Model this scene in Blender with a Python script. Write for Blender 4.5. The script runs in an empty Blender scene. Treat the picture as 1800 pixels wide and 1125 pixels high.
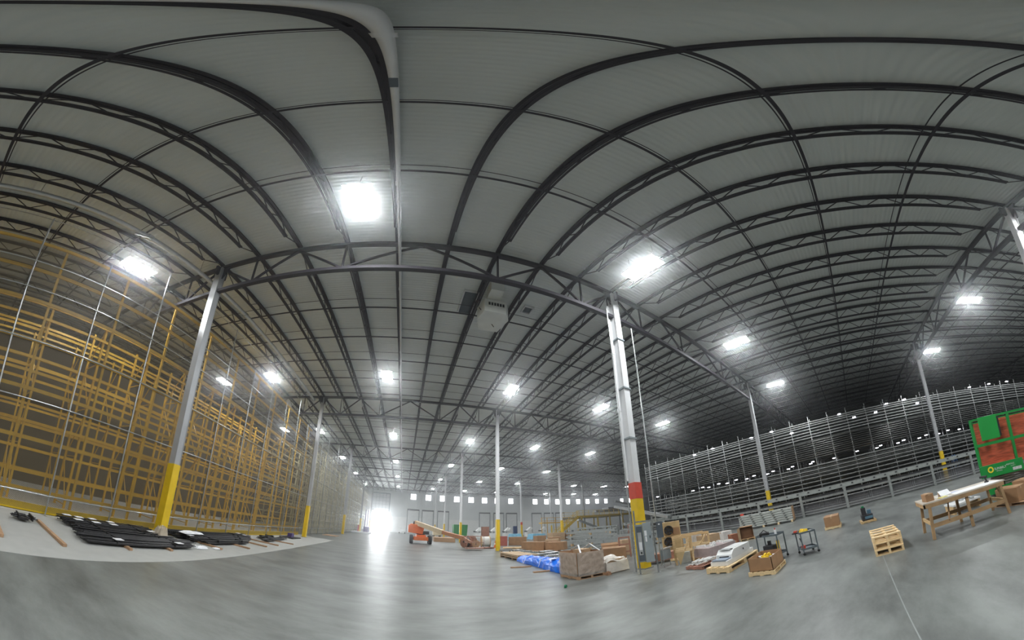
import bpy, math, random
from mathutils import Vector, Matrix
random.seed(7)
S = bpy.context.scene
COL = S.collection

# ------------------------------------------------------------------ camera (360-style panorama crop), world, exposure
EYE = 1.6695
# columns: the room's x, y, z axes seen in the camera's (right, forward, up) frame
RM = ((0.93079386, -0.36513897, -0.017214), (0.3586217, 0.90303168, 0.23648311), (-0.07080441, -0.22629035, 0.9714831))
SX, SY, Y0 = 8.7528, 9.0422, -6.1153          # pixels per degree, row of the pole
cd = bpy.data.cameras.new('camera'); cam = bpy.data.objects.new('camera', cd); COL.objects.link(cam)
cd.type = 'PANO'
cc = cd.cycles if hasattr(cd, 'cycles') and hasattr(cd.cycles, 'panorama_type') else cd
cc.panorama_type = 'EQUIRECTANGULAR'
cc.longitude_min = math.radians(-900 / SX); cc.longitude_max = math.radians(900 / SX)
cc.latitude_max = math.radians(90 + Y0 / SY); cc.latitude_min = math.radians(90 - (1125 - Y0) / SY)
right, fwd, up = Vector(RM[0]), Vector(RM[1]), Vector(RM[2])
m = Matrix(((right.x, up.x, -fwd.x), (right.y, up.y, -fwd.y), (right.z, up.z, -fwd.z)))
cam.matrix_world = Matrix.Translation((0, 0, EYE)) @ m.to_4x4()
cd.clip_end = 400
S.camera = cam
S.view_settings.view_transform = 'Standard'; S.view_settings.look = 'None'
S.view_settings.gamma = 1; S.view_settings.use_curve_mapping = False
S.view_settings.exposure = 0.0
W = bpy.data.worlds.new('daylight'); S.world = W; W.use_nodes = True
W.node_tree.nodes['Background'].inputs[0].default_value = (0.93, 0.97, 1, 1)
W.node_tree.nodes['Background'].inputs[1].default_value = 8.0
try:
    S.cycles.max_bounces = 5; S.cycles.diffuse_bounces = 3; S.cycles.glossy_bounces = 2
    S.cycles.transparent_max_bounces = 8; S.cycles.caustics_reflective = False; S.cycles.caustics_refractive = False
    S.cycles.sample_clamp_indirect = 4
except Exception: pass
LAMP_W = 385.0

# ------------------------------------------------------------------ materials
MATS = {}
def mat(name, color, rough=.6, metal=0.0, var=.12, scale=6.0, emit=None, estr=0.0, alpha=1.0, stretch=None, bump=0.0, c2=None):
    if name in MATS: return MATS[name]
    M = bpy.data.materials.new(name); M.use_nodes = True; nt = M.node_tree; n = nt.nodes; L = nt.links
    P = n['Principled BSDF']; P.inputs['Roughness'].default_value = rough; P.inputs['Metallic'].default_value = metal
    c = tuple(color)
    tc = n.new('ShaderNodeTexCoord'); mp = n.new('ShaderNodeMapping'); L.new(tc.outputs['Object'], mp.inputs[0])
    if stretch: mp.inputs['Scale'].default_value = stretch
    nz = n.new('ShaderNodeTexNoise'); nz.inputs['Scale'].default_value = scale; nz.inputs['Detail'].default_value = 5
    L.new(mp.outputs[0], nz.inputs['Vector'])
    rp = n.new('ShaderNodeValToRGB'); L.new(nz.outputs['Fac'], rp.inputs[0])
    lo = tuple(max(0, x * (1 - var)) for x in c) if c2 is None else tuple(c2)
    hi = tuple(min(1, x * (1 + var)) for x in c)
    rp.color_ramp.elements[0].position = .3; rp.color_ramp.elements[1].position = .7
    rp.color_ramp.elements[0].color = (*lo, 1); rp.color_ramp.elements[1].color = (*hi, 1)
    L.new(rp.outputs[0], P.inputs['Base Color'])
    if bump:
        b = n.new('ShaderNodeBump'); b.inputs['Strength'].default_value = bump; L.new(nz.outputs['Fac'], b.inputs['Height']); L.new(b.outputs[0], P.inputs['Normal'])
    if emit:
        P.inputs['Emission Color'].default_value = (*emit, 1); P.inputs['Emission Strength'].default_value = estr
    if alpha < 1: P.inputs['Alpha'].default_value = alpha
    MATS[name] = M; return M

def lin(r, g, b):
    f = lambda v: ((v / 255 + .055) / 1.055) ** 2.4 if v > 10 else v / 255 / 12.92
    return (f(r), f(g), f(b))

STEEL = mat('dark_primer_steel', (.030, .026, .034), .55, .1, .2, 3)
COLM = mat('grey_painted_steel', (.42, .43, .44), .45, .1, .06, 2)
COLW = mat('white_painted_steel', (.74, .75, .76), .4, 0, .05, 2)
GALV = mat('galvanised_steel', (.46, .48, .48), .3, .75, .18, 9)
GALVD = mat('dull_galvanised', (.34, .355, .35), .36, .6, .25, 5)
SHELF = mat('shelf_sheet_steel', (.16, .165, .16), .2, .85, .35, 2)
YEL = mat('safety_yellow', (.80, .54, .015), .45, 0, .08, 4)
RYEL = mat('rack_yellow', (.78, .47, .04), .42, .0, .12, 5)
RTAN = mat('far_rack_tan', (.42, .37, .22), .5, .0, .15, 5)
RED = mat('red_paint', (.62, .07, .04), .5, 0, .08)
ORG = mat('lift_orange', (.80, .17, .03), .4, 0, .08)
GRN = mat('lift_green', (.012, .30, .06), .35, 0, .08, 3)
DGRN = mat('bin_green', (.05, .28, .08), .5, 0, .1, 3)
BLK = mat('black_rubber', (.012, .012, .013), .6, 0, .3)
DARK = mat('dark_plastic', (.03, .03, .035), .5, 0, .2)
CARD = mat('cardboard', (.36, .205, .105), .75, 0, .12, 4)
CARDL = mat('pale_cardboard', (.48, .33, .20), .75, 0, .1, 4)
CARDIN = mat('cardboard_inside', (.26, .14, .075), .8, 0, .1, 4)
WOOD = mat('pale_timber', (.62, .43, .22), .65, 0, .2, 5, stretch=(1, 8, 8))
WOODB = mat('bright_pallet_wood', (.80, .60, .34), .65, 0, .15, 5, stretch=(1, 8, 8))
WOODD = mat('brown_timber', (.42, .26, .15), .7, 0, .25, 5, stretch=(8, 1, 8))
PLY = mat('plywood', (.56, .40, .20), .65, 0, .15, 3)
WHT = mat('white_enamel', (.78, .79, .78), .35, 0, .04, 2)
PAPER = mat('paper_white', (.85, .86, .88), .6, 0, .03, 10)
PANELG = mat('electrical_grey', (.26, .30, .32), .4, .1, .06, 3)
PANELD = mat('electrical_dark', (.10, .12, .14), .45, .1, .1, 3)
TARP = mat('blue_tarp', (.01, .17, .95), .22, 0, .3, 3, bump=.4)
LBLUE = mat('pale_blue_sheet', (.22, .50, .68), .4, 0, .15, 3, bump=.3)
WRAP = mat('plastic_wrap', (.72, .66, .60), .18, 0, .2, 7, alpha=.42, bump=.9)
WRAPW = mat('white_plastic_film', (.80, .76, .70), .25, 0, .12, 5, alpha=.8, bump=.8)
ROD = mat('black_steel_bar', (.035, .034, .036), .35, .4, .5, 30)
ROOFU = mat('roof_unit_casing', (.78, .80, .76), .5, 0, .05, 3)
MESHO = mat('orange_netting', (.72, .15, .07), .55, 0, .35, 4, stretch=(1, 1, 9), alpha=.86, bump=.4)
CREAM = mat('cream_paint', (.62, .50, .33), .5, 0, .08)
PURP = mat('purple_blue_paint', (.10, .07, .22), .5, 0, .1)
PWALLD = mat('white_wall_paint', (.93, .94, .93), .55, 0, .03, 1)
COPPER = mat('reddish_pallet_wood', (.34, .16, .11), .7, 0, .2, 5)
REELW = mat('white_cable', (.80, .80, .76), .5, 0, .1, 9)
GLOWM = mat('lamp_glow', (1, 1, 1), .5, 0, 0, 1, emit=(.96, .985, 1), estr=45)
GLOWS = mat('small_lamp_glow', (1, 1, 1), .5, 0, 0, 1, emit=(.90, .90, 1), estr=14)
WING = mat('daylit_window_pane', (1, 1, 1), .5, 0, 0, 1, emit=(.93, .95, 1), estr=9)
GREENT = mat('green_tape', (.0, .18, .07), .4, 0, .1)
HOSE = mat('dark_hose', (.02, .02, .02), .5)
SILV = mat('aluminium', (.60, .62, .63), .3, .6, .1, 5)

def floor_material():
    M = bpy.data.materials.new('polished_concrete'); M.use_nodes = True; nt = M.node_tree; n = nt.nodes; L = nt.links
    P = n['Principled BSDF']; tc = n.new('ShaderNodeTexCoord')
    mp = n.new('ShaderNodeMapping'); mp.inputs['Rotation'].default_value = (0, 0, .5); mp.inputs['Scale'].default_value = (1, 2.2, 1); L.new(tc.outputs['Object'], mp.inputs[0])
    a = n.new('ShaderNodeTexNoise'); a.inputs['Scale'].default_value = .45; a.inputs['Detail'].default_value = 9; a.inputs['Roughness'].default_value = .68
    L.new(mp.outputs[0], a.inputs['Vector'])
    mx = n.new('ShaderNodeMix'); mx.data_type = 'RGBA'; mx.inputs[6].default_value = (.095, .10, .095, 1); mx.inputs[7].default_value = (.225, .24, .228, 1)
    q = n.new('ShaderNodeMapRange'); q.inputs['From Min'].default_value = .33; q.inputs['From Max'].default_value = .67; L.new(a.outputs['Fac'], q.inputs[0]); L.new(q.outputs[0], mx.inputs[0]); L.new(mx.outputs[2], P.inputs['Base Color'])
    P.inputs['Roughness'].default_value = .37; P.inputs['Specular IOR Level'].default_value = .38
    return M
def corrugated(name, c, axis, pitch, rough=.55, strength=.5):
    M = bpy.data.materials.new(name); M.use_nodes = True; nt = M.node_tree; n = nt.nodes; L = nt.links
    P = n['Principled BSDF']; P.inputs['Roughness'].default_value = rough
    tc = n.new('ShaderNodeTexCoord')
    w = n.new('ShaderNodeTexWave'); w.wave_type = 'BANDS'; w.bands_direction = axis; w.wave_profile = 'SAW' if False else 'SIN'
    w.inputs['Scale'].default_value = 0.3142 / pitch
    L.new(tc.outputs['Object'], w.inputs['Vector'])
    bp = n.new('ShaderNodeBump'); bp.inputs['Strength'].default_value = strength; bp.inputs['Distance'].default_value = .03
    L.new(w.outputs['Fac'], bp.inputs['Height']); L.new(bp.outputs[0], P.inputs['Normal'])
    nz = n.new('ShaderNodeTexNoise'); nz.inputs['Scale'].default_value = .4; nz.inputs['Detail'].default_value = 6; L.new(tc.outputs['Object'], nz.inputs['Vector'])
    r = n.new('ShaderNodeValToRGB'); r.color_ramp.elements[0].color = (*[x * .9 for x in c], 1); r.color_ramp.elements[1].color = (*[min(1, x * 1.08) for x in c], 1)
    L.new(nz.outputs['Fac'], r.inputs[0]); L.new(r.outputs[0], P.inputs['Base Color'])
    return M
FLOORM = floor_material()
DECKM = corrugated('roof_deck', (.76, .80, .775), 'Y', .15)
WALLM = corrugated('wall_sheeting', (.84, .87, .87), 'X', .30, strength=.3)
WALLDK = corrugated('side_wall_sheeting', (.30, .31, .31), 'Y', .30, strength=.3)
SLABM = mat('pale_floor_coating', (.40, .405, .385), .7, 0, .05, 3)
JOINTM = mat('joint_filler', (.27, .29, .28), .6, 0, .1)

def net_material(name, col, cover, pitch):
    # chain-link: two families of thin diagonal wires, holes are transparent
    M = bpy.data.materials.new(name); M.use_nodes = True; nt = M.node_tree; n = nt.nodes; L = nt.links
    P = n['Principled BSDF']; P.inputs['Base Color'].default_value = (*col, 1); P.inputs['Roughness'].default_value = .5
    tc = n.new('ShaderNodeTexCoord'); outs = []
    for s in (1, -1):
        sp = n.new('ShaderNodeSeparateXYZ'); L.new(tc.outputs['Object'], sp.inputs[0])
        k = n.new('ShaderNodeMath'); k.operation = 'MULTIPLY_ADD'; k.inputs[1].default_value = s
        L.new(sp.outputs['Z'], k.inputs[0]); L.new(sp.outputs['Y'], k.inputs[2])
        d = n.new('ShaderNodeMath'); d.operation = 'DIVIDE'; d.inputs[1].default_value = pitch; L.new(k.outputs[0], d.inputs[0])
        fr = n.new('ShaderNodeMath'); fr.operation = 'FRACT'; L.new(d.outputs[0], fr.inputs[0])
        lt = n.new('ShaderNodeMath'); lt.operation = 'LESS_THAN'; lt.inputs[1].default_value = cover; L.new(fr.outputs[0], lt.inputs[0])
        outs.append(lt)
    mx = n.new('ShaderNodeMath'); mx.operation = 'MAXIMUM'; L.new(outs[0].outputs[0], mx.inputs[0]); L.new(outs[1].outputs[0], mx.inputs[1])
    L.new(mx.outputs[0], P.inputs['Alpha'])
    return M
NET = net_material('tan_chain_netting', (.125, .10, .06), .26, .05)
NETG = net_material('grey_chain_netting', (.30, .29, .23), .3, .05)

# ------------------------------------------------------------------ mesh helpers
EACH = {k: k for k in ('coupling', 'hanger_rod', 'leg', 'wheel', 'strap', 'stair_stringer', 'guard_post', 'guard_rail', 'side_rail', 'return_rail', 'lower_rail', 'edge_beam', 'mast', 'drop_cable', 'spacer', 'outlet_slot', 'rib', 'stile', 'step', 'stair_tread', 'divider', 'conveyor_bed', 'orange_mesh', 'frame_side', 'dark_slot', 'blue_panel')}
EACH.update({'bearers': 'bearer', 'brackets': 'bracket', 'white_fittings': 'white_fitting', 'rollers': 'roller', 'white_scraps': 'white_scrap', 'yellow_scraps': 'yellow_scrap', 'boards': 'board', 'bolt_clamp': 'bolt_clamp', 'top_boards': 'top_board', 'bottom_boards': 'bottom_board', 'white_tie': 'white_tie', 'dividers': 'divider'})
class MB:
    def __init__(s): s.v = []; s.f = []; s.sm = []
    def add(s, vs, fs, smooth=False):
        o = len(s.v); s.v += [tuple(v) for v in vs]; s.f += [tuple(i + o for i in f) for f in fs]; s.sm += [smooth] * len(fs); return s
    def box(s, x0, x1, y0, y1, z0, z1):
        vs = [(x0, y0, z0), (x1, y0, z0), (x1, y1, z0), (x0, y1, z0), (x0, y0, z1), (x1, y0, z1), (x1, y1, z1), (x0, y1, z1)]
        return s.add(vs, [(0, 3, 2, 1), (4, 5, 6, 7), (0, 1, 5, 4), (1, 2, 6, 5), (2, 3, 7, 6), (3, 0, 4, 7)])
    def cbox(s, cx, cy, cz, sx, sy, sz, rz=0.0):
        c, q = math.cos(rz), math.sin(rz); vs = []
        for dz in (-.5, .5):
            for dx, dy in ((-.5, -.5), (.5, -.5), (.5, .5), (-.5, .5)):
                X, Y = dx * sx, dy * sy; vs.append((cx + X * c - Y * q, cy + X * q + Y * c, cz + dz * sz))
        return s.add(vs, [(0, 3, 2, 1), (4, 5, 6, 7), (0, 1, 5, 4), (1, 2, 6, 5), (2, 3, 7, 6), (3, 0, 4, 7)])
    def beam(s, p, q, w, h=None, upv=(0, 0, 1)):
        h = h or w; p, q = Vector(p), Vector(q); d = (q - p).normalized(); u = Vector(upv)
        if abs(d.dot(u)) > .98: u = Vector((1, 0, 0))
        a = d.cross(u).normalized(); b = a.cross(d).normalized(); vs = []
        for e in (p, q):
            for i, j in ((-.5, -.5), (.5, -.5), (.5, .5), (-.5, .5)): vs.append(e + a * i * w + b * j * h)
        return s.add(vs, [(0, 3, 2, 1), (4, 5, 6, 7), (0, 1, 5, 4), (1, 2, 6, 5), (2, 3, 7, 6), (3, 0, 4, 7)])
    def tube(s, p, q, r, n=8, r2=None, cap=True):
        r2 = r if r2 is None else r2; p, q = Vector(p), Vector(q); d = (q - p).normalized(); u = Vector((0, 0, 1)) if abs(d.z) < .9 else Vector((1, 0, 0))
        a = d.cross(u).normalized(); b = a.cross(d).normalized(); vs = []
        for e, R in ((p, r), (q, r2)):
            for k in range(n):
                t = 2 * math.pi * k / n; vs.append(e + (a * math.cos(t) + b * math.sin(t)) * R)
        s.add(vs, [(k, (k + 1) % n, n + (k + 1) % n, n + k) for k in range(n)], True)
        if cap: s.add(vs, [tuple(range(n))[::-1], tuple(range(n, 2 * n))])
        return s
    def path(s, pts, r, n=6):
        for a, b in zip(pts, pts[1:]): s.tube(a, b, r, n)
        return s
    def ring(s, c, R, r0, w, n=20, axis='y'):      # tyre-like ring: outer R, inner r0, width w
        vs = []
        for k in range(n):
            t = 2 * math.pi * k / n
            for rr, ww in ((R * .93, -w / 2), (R, -w / 2 * .7), (R, w / 2 * .7), (R * .93, w / 2), (r0, w / 2), (r0, -w / 2)):
                a, b = math.cos(t) * rr, math.sin(t) * rr
                vs.append({'y': (c[0] + a, c[1] + ww, c[2] + b), 'x': (c[0] + ww, c[1] + a, c[2] + b), 'z': (c[0] + a, c[1] + b, c[2] + ww)}[axis])
        fs = []
        for k in range(n):
            for j in range(6): fs.append((k * 6 + j, k * 6 + (j + 1) % 6, ((k + 1) % n) * 6 + (j + 1) % 6, ((k + 1) % n) * 6 + j))
        return s.add(vs, fs, True)
    def disc(s, c, R, w, n=16, axis='y'):
        d = {'x': (1, 0, 0), 'y': (0, 1, 0), 'z': (0, 0, 1)}[axis]; c = Vector(c); d = Vector(d)
        return s.tube(c - d * w / 2, c + d * w / 2, R, n)
    def prism(s, poly, z0, z1):
        n = len(poly); vs = [(x, y, z0) for x, y in poly] + [(x, y, z1) for x, y in poly]
        return s.add(vs, [tuple(range(n))[::-1], tuple(range(n, 2 * n))] + [(k, (k + 1) % n, n + (k + 1) % n, n + k) for k in range(n)])
    def prismx(s, poly, y0, y1):   # poly in x,z
        n = len(poly); vs = [(x, y0, z) for x, z in poly] + [(x, y1, z) for x, z in poly]
        return s.add(vs, [tuple(range(n)), tuple(range(n, 2 * n))[::-1]] + [((k + 1) % n, k, n + k, n + (k + 1) % n) for k in range(n)])
    def grid(s, x0, x1, y0, y1, nx, ny, fz, smooth=True):
        vs = [(x0 + (x1 - x0) * i / nx, y0 + (y1 - y0) * j / ny, fz(i / nx, j / ny)) for j in range(ny + 1) for i in range(nx + 1)]
        return s.add(vs, [(j * (nx + 1) + i, j * (nx + 1) + i + 1, (j + 1) * (nx + 1) + i + 1, (j + 1) * (nx + 1) + i) for j in range(ny) for i in range(nx)], smooth)
    def mesh(s, name, m):
        me = bpy.data.meshes.new(name); me.from_pydata(s.v, [], s.f); me.materials.append(m)
        me.polygons.foreach_set('use_smooth', s.sm); me.update(); return me
    def islands(s):
        p = list(range(len(s.v)))
        def f(a):
            while p[a] != a: p[a] = p[p[a]]; a = p[a]
            return a
        key = {}
        for i, v in enumerate(s.v):
            k = (round(v[0], 4), round(v[1], 4), round(v[2], 4)); key.setdefault(k, i); p[f(i)] = f(key[k])
        for fc in s.f:
            for b in fc[1:]: p[f(b)] = f(fc[0])
        g = {}
        for fc, sm in zip(s.f, s.sm): g.setdefault(f(fc[0]), []).append((fc, sm))
        out = []
        for fl in g.values():
            q = MB(); ids = {}
            for fc, sm in fl:
                nf = []
                for i in fc:
                    if i not in ids: ids[i] = len(q.v); q.v.append(s.v[i])
                    nf.append(ids[i])
                q.f.append(tuple(nf)); q.sm.append(sm)
            out.append(q)
        return out
    def build(s, name, m, parent=None, loc=None, rz=None, bevel=0):
        if parent and name in EACH and not loc:
            isl = s.islands()
            if 1 < len(isl) <= 64:
                for q in isl: o = q.build(EACH[name] + '_', m, parent, None, rz, bevel); o.name = EACH[name]
                return o
        o = bpy.data.objects.new(name, s.mesh(name, m)); COL.objects.link(o)
        if parent: o.parent = parent
        if loc: o.location = loc
        if rz: o.rotation_euler.z = rz
        if bevel:
            b = o.modifiers.new('bevel', 'BEVEL'); b.width = bevel; b.segments = 2; b.limit_method = 'ANGLE'
        return o
def tag(o, label=None, cat=None, group=None, kind=None):
    if label: o['label'] = label
    if cat: o['category'] = cat
    if group: o['group'] = group
    if kind: o['kind'] = kind
    return o
def thing(name, label, cat, loc=(0, 0, 0), rz=0.0, group=None):
    o = bpy.data.objects.new(name, None); COL.objects.link(o); o.location = loc; o.rotation_euler.z = rz; o.empty_display_size = .2
    return tag(o, label, cat, group)
def inst(name, me, parent, loc=(0, 0, 0), rz=0.0):
    o = bpy.data.objects.new(name, me); COL.objects.link(o); o.parent = parent; o.location = loc
    if rz: o.rotation_euler.z = rz
    return o
def dup(root, loc, rz=None, label=None, group=None):
    r = root.copy(); COL.objects.link(r); r.location = loc
    if rz is not None: r.rotation_euler.z = rz
    if label: r['label'] = label
    if group: r['group'] = group
    for ch in [o for o in root.children]:
        c = ch.copy(); COL.objects.link(c); c.parent = r
        for g in [o for o in ch.children]:
            d = g.copy(); COL.objects.link(d); d.parent = c
    return r
def struct(o): o['kind'] = 'structure'; return o
ORD = ['first', 'second', 'third', 'fourth', 'fifth', 'sixth', 'seventh', 'eighth', 'ninth', 'tenth', 'eleventh', 'twelfth', 'thirteenth', 'fourteenth', 'fifteenth', 'sixteenth', 'seventeenth', 'eighteenth', 'nineteenth', 'twentieth']

# ------------------------------------------------------------------ the shell
X0, X1, YB, YF, HT = -37.55, 112.45, -52.3, 82.2, 12.03
struct(MB().box(X0, X1, YB, YF + 30, -.3, 0).build('floor', FLOORM))
struct(MB().box(X0 - .3, X1 + .3, YB - .3, YF + .3, HT, HT + .3).build('ceiling', DECKM))
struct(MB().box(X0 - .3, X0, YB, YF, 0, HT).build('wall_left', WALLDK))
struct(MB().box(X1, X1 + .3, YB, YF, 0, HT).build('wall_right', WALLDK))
struct(MB().box(X0, X1, YB - .3, YB, 0, HT).build('wall_back', WALLM))
# far wall: panels around the big open door and the square windows
WX = [2.6, 6.9, 11.0, 15.2, 19.5, 23.6, 27.6, 32.0, 40.3, 44.4, 48.5, 52.7, 56.9, 61.0, 65.3, 69.5, 77.7, 82.0]
DX0, DX1, DZ, DT = -9.0, -4.2, 5.6, 10.45
wb = MB(); wy0, wy1 = YF, YF + .3
wb.box(X0, DX0, wy0, wy1, 4.4, HT); wb.box(DX0, DX1, wy0, wy1, DT, HT)
px = DX1
for x in WX:
    wb.box(px, x - .8, wy0, wy1, 4.4, HT); wb.box(x - .8, x + .8, wy0, wy1, 4.4, 9.5); wb.box(x - .8, x + .8, wy0, wy1, 11.0, HT); px = x + .8
wb.box(px, X1, wy0, wy1, 4.4, HT)
struct(wb.build('wall_far', WALLM))
wl = MB(); wl.box(X0, DX0, wy0 - .05, wy1, 0, 4.4); wl.box(DX1, X1, wy0 - .05, wy1, 0, 4.4)
struct(wl.build('wall_far_lower', PWALLD))
for i, x in enumerate(WX):
    w = MB()
    for a, b, c, d in ((-.85, -.75, 9.45, 11.05), (.75, .85, 9.45, 11.05)): w.box(x + a, x + b, YF - .06, YF + .2, c, d)
    w.box(x - .85, x + .85, YF - .06, YF + .2, 9.4, 9.5); w.box(x - .85, x + .85, YF - .06, YF + .2, 11.0, 11.1)
    o = struct(w.build('window_%d' % (i + 1), COLW)); MB().box(x - .76, x + .76, YF + .05, YF + .1, 9.5, 11.0).build('window_pane', WING, o)
# big sectional door, half raised
d1 = MB()
for k in range(5): d1.box(DX0, DX1, YF + .02, YF + .1, DZ + k * .97, DZ + k * .97 + .94)
door = struct(d1.build('door_1', mat('door_panel_white', (.66, .68, .69), .5, 0, .04, 2)))
fr = MB(); fr.box(DX0 - .2, DX0, YF - .1, YF + .1, 0, DT + .2); fr.box(DX1, DX1 + .2, YF - .1, YF + .1, 0, DT + .2); fr.box(DX0 - .2, DX1 + .2, YF - .1, YF + .1, DT, DT + .3)
fr.build('door_frame', PANELG, door)
gm = MB()
for k in range(1, 5): gm.box(DX0 + k * .96 - .03, DX0 + k * .96 + .03, YF - .03, YF + .02, DZ, DT)
for k in range(1, 5): gm.box(DX0, DX1, YF - .03, YF + .02, DZ + k * .97 - .04, DZ + k * .97 + .02)
gm.build('door_rib', PANELG, door)
DOORW = mat('dock_door_white', (.86, .88, .88), .5, 0, .05, 2); DOORF = mat('dock_frame_grey', (.13, .14, .15), .5, 0, .1, 2)
DD = [(1.2, 4.4), (5.4, 8.5), (9.8, 12.9), (22.1, 25.2), (26.5, 29.5), (30.5, 33.8), (39.0, 42.2), (43.4, 46.6), (47.6, 50.8)]
for i, (a, b) in enumerate(DD):
    p = MB()
    for k in range(6): p.box(a, b, YF - .09, YF - .04, k * 1.08, k * 1.08 + 1.05)
    dd = struct(p.build('door_%d' % (i + 2), DOORW)); f = MB()
    f.box(a - .12, a, YF - .2, YF - .03, 0, 6.5); f.box(b, b + .12, YF - .2, YF - .03, 0, 6.5); f.box(a - .12, b + .12, YF - .22, YF - .03, 6.4, 6.75)
    f.build('door_frame', DOORF, dd)
# bright apron outside the open door and daylight coming in
struct(MB().box(-70, 60, YF + 30, YF + 90, -.3, -.02).build('floor_outside', mat('outdoor_concrete', (.7, .7, .68), .8)))
al = bpy.data.lights.new('daylight', 'AREA'); al.shape = 'RECTANGLE'; al.size = 4.7; al.size_y = 5.4; al.energy = 2600; al.color = (.93, .97, 1)
ao = bpy.data.objects.new('daylight', al); COL.objects.link(ao); ao.location = (-6.6, YF + 1.2, 2.8); ao.rotation_euler = (math.radians(90), 0, math.radians(0))
ao.rotation_euler = Vector((0, -1, -.08)).to_track_quat('-Z', 'Y').to_euler()
# pale coated strip of floor along the mesh fence
struct(MB().prism([(-36, -20), (-4.6, -20), (-4.6, 0), (-4.7, 3), (-4.8, 6), (-5.0, 10), (-5.2, 15), (-5.4, 23.5), (-8.9, 24.0), (-36, 24)], 0, .004).build('floor_strip', SLABM))
jt = MB()
for y, a, b in ((-.2, 2.2, 19.6), (6.25, 4.7, 19.6)): jt.box(a, b, y - .007, y + .007, 0, .002)
struct(jt.build('trim_1', JOINTM))

# ------------------------------------------------------------------ roof steel
CX = [-37.55 + 15 * k for k in range(11)]               # column lines, left to right
ROW = [-52.3, -37.3, -22.3, -7.3, 7.11, 22.1, 37.1, 52.1, 67.1, 82.2]
SP = 15 / 9
def joist_meshes(L):
    a, b, c = MB(), MB(), MB(); zt, zb = 11.93, 11.33; e = 1.1
    for s in (-1, 1): a.box(s * .045 - .035 if s > 0 else -.08, .08 if s > 0 else -.01, .02, L - .02, zt - .035, zt + .05)
    a.box(-.08, .08, .02, L - .02, zt + .03, zt + .05)
    b.box(-.06, -.012, e, L - e, zb - .03, zb + .03); b.box(.012, .06, e, L - e, zb - .03, zb + .03)
    n = 2 * round((L - 2 * e) / 1.25); st = (L - 2 * e) / n; pts = [(0, e + k * st, zb if k % 2 == 0 else zt) for k in range(n + 1)]
    for p, q in zip(pts, pts[1:]): c.beam(p, q, .028, .028)
    c.beam((0, .2, zt), (0, e, zb), .03); c.beam((0, L - .2, zt), (0, L - e, zb), .03)
    return a.mesh('top_chord', STEEL), b.mesh('bottom_chord', STEEL), c.mesh('web', STEEL), (a, b, c)
BAYS = {2: 'two bays back', 3: 'overhead bay', 4: 'first bay beyond', 5: 'second bay beyond', 6: 'third bay beyond', 7: 'fourth bay beyond', 8: 'bay at the far wall'}
rest = MB(); nj = 0
for r in range(9):
    L = ROW[r + 1] - ROW[r]; ms = joist_meshes(L)
    for k in range(1, 90):
        x = X0 + k * SP
        rel = round((x + 7.55) / SP)          # 0 at the left column line
        near = (2 <= r <= 8) and (-9 <= rel <= 27)
        if near:
            side = 'the left column line' if rel == 0 else ('%s right of the left columns' % ORD[rel - 1] if rel <= 20 else '%s left of the third column line' % ORD[27 - rel - 1]) if rel > 0 else '%s left of the left columns' % ORD[-rel - 1]
            if rel == 0: side = 'on the left column line'
            if rel == 27: side = 'on the third column line'
            t = thing('roof_joist', 'dark roof joist %s, %s' % (side, BAYS[r]), 'joist', (x, ROW[r], 0), 0, 'roof joists under the deck')
            for nm, me in zip(('top_chord', 'bottom_chord', 'web'), ms[:3]): inst(nm, me, t)
            nj += 1
        else:
            for q in ms[3]: rest.add([(vx + x, vy + ROW[r], vz) for vx, vy, vz in q.v], q.f)
tag(rest.build('distant_roof_joists', STEEL), 'dark roof joists beyond the racks and at the far edges', 'joist', kind='stuff')
# bridging lines along x
for r in range(2, 9):
    offs = (3.7, 6.1, 8.55, 10.95) if r == 3 else (3.4, 5.8, 8.2, 10.6, 13.0)
    for j, o in enumerate(offs):
        y = ROW[r] + o
        t = thing('bridging_line', 'thin dark bridging bars across the joists, %s line of the %s' % (ORD[j], BAYS[r]), 'bridging', (0, y, 0), 0, 'bridging bars across the joists')
        MB().box(-22, 37.2, -.03, .03, 11.265, 11.305).build('lower_bar', STEEL, t)
        MB().box(-22, 37.2, -.012, .012, 11.87, 11.885).build('upper_bar', STEEL, t)
# girders
def girder_mesh():
    a, b, c = MB(), MB(), MB()
    a.box(.0, 15, -.09, .09, 11.68, 11.84); b.box(.16, 14.84, -.09, .09, 10.12, 10.28)
    top = [(SP * k, 0, 11.7) for k in range(10)]
    c.beam(top[0], (SP * 1, 0, 10.25), .08); c.beam(top[9], (SP * 8, 0, 10.25), .08)
    for k in (1, 3, 6, 8): c.beam((SP * k, 0, 10.25), (SP * k, 0, 11.7), .06)
    for p, q in ((1, 2), (3, 2), (3, 4.5), (6, 4.5), (6, 7), (8, 7)): c.beam((SP * p, 0, 10.25), (SP * q, 0, 11.7), .075)
    return a.mesh('top_chord', STEEL), b.mesh('bottom_chord', STEEL), c.mesh('web', STEEL)
gms = girder_mesh()
GR = {2: 'two rows back', 3: 'row above the workbench', 4: 'nearest row ahead', 5: 'second row ahead', 6: 'third row ahead', 7: 'fourth row ahead', 8: 'fifth row ahead'}
for r in range(2, 9):
    for k in range(1, 8):
        if CX[k] > 60: continue
        nm = {1: 'over the deep yellow racks', 2: 'between the left columns', 3: 'right of the white panel column line'}.get(k)
        pos = ['', 'left of the mesh fence', 'between fence and middle columns', 'right of the middle columns', 'first span over grey racks', 'second span over grey racks', 'third span over grey racks', 'fourth span over grey racks'][k]
        t = thing('roof_girder', 'dark trussed girder, %s, %s' % (GR[r], pos), 'girder', (CX[k], ROW[r], 0), 0, 'girders on the column rows')
        for n_, me in zip(('top_chord', 'bottom_chord', 'web'), gms): inst(n_, me, t)

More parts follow.
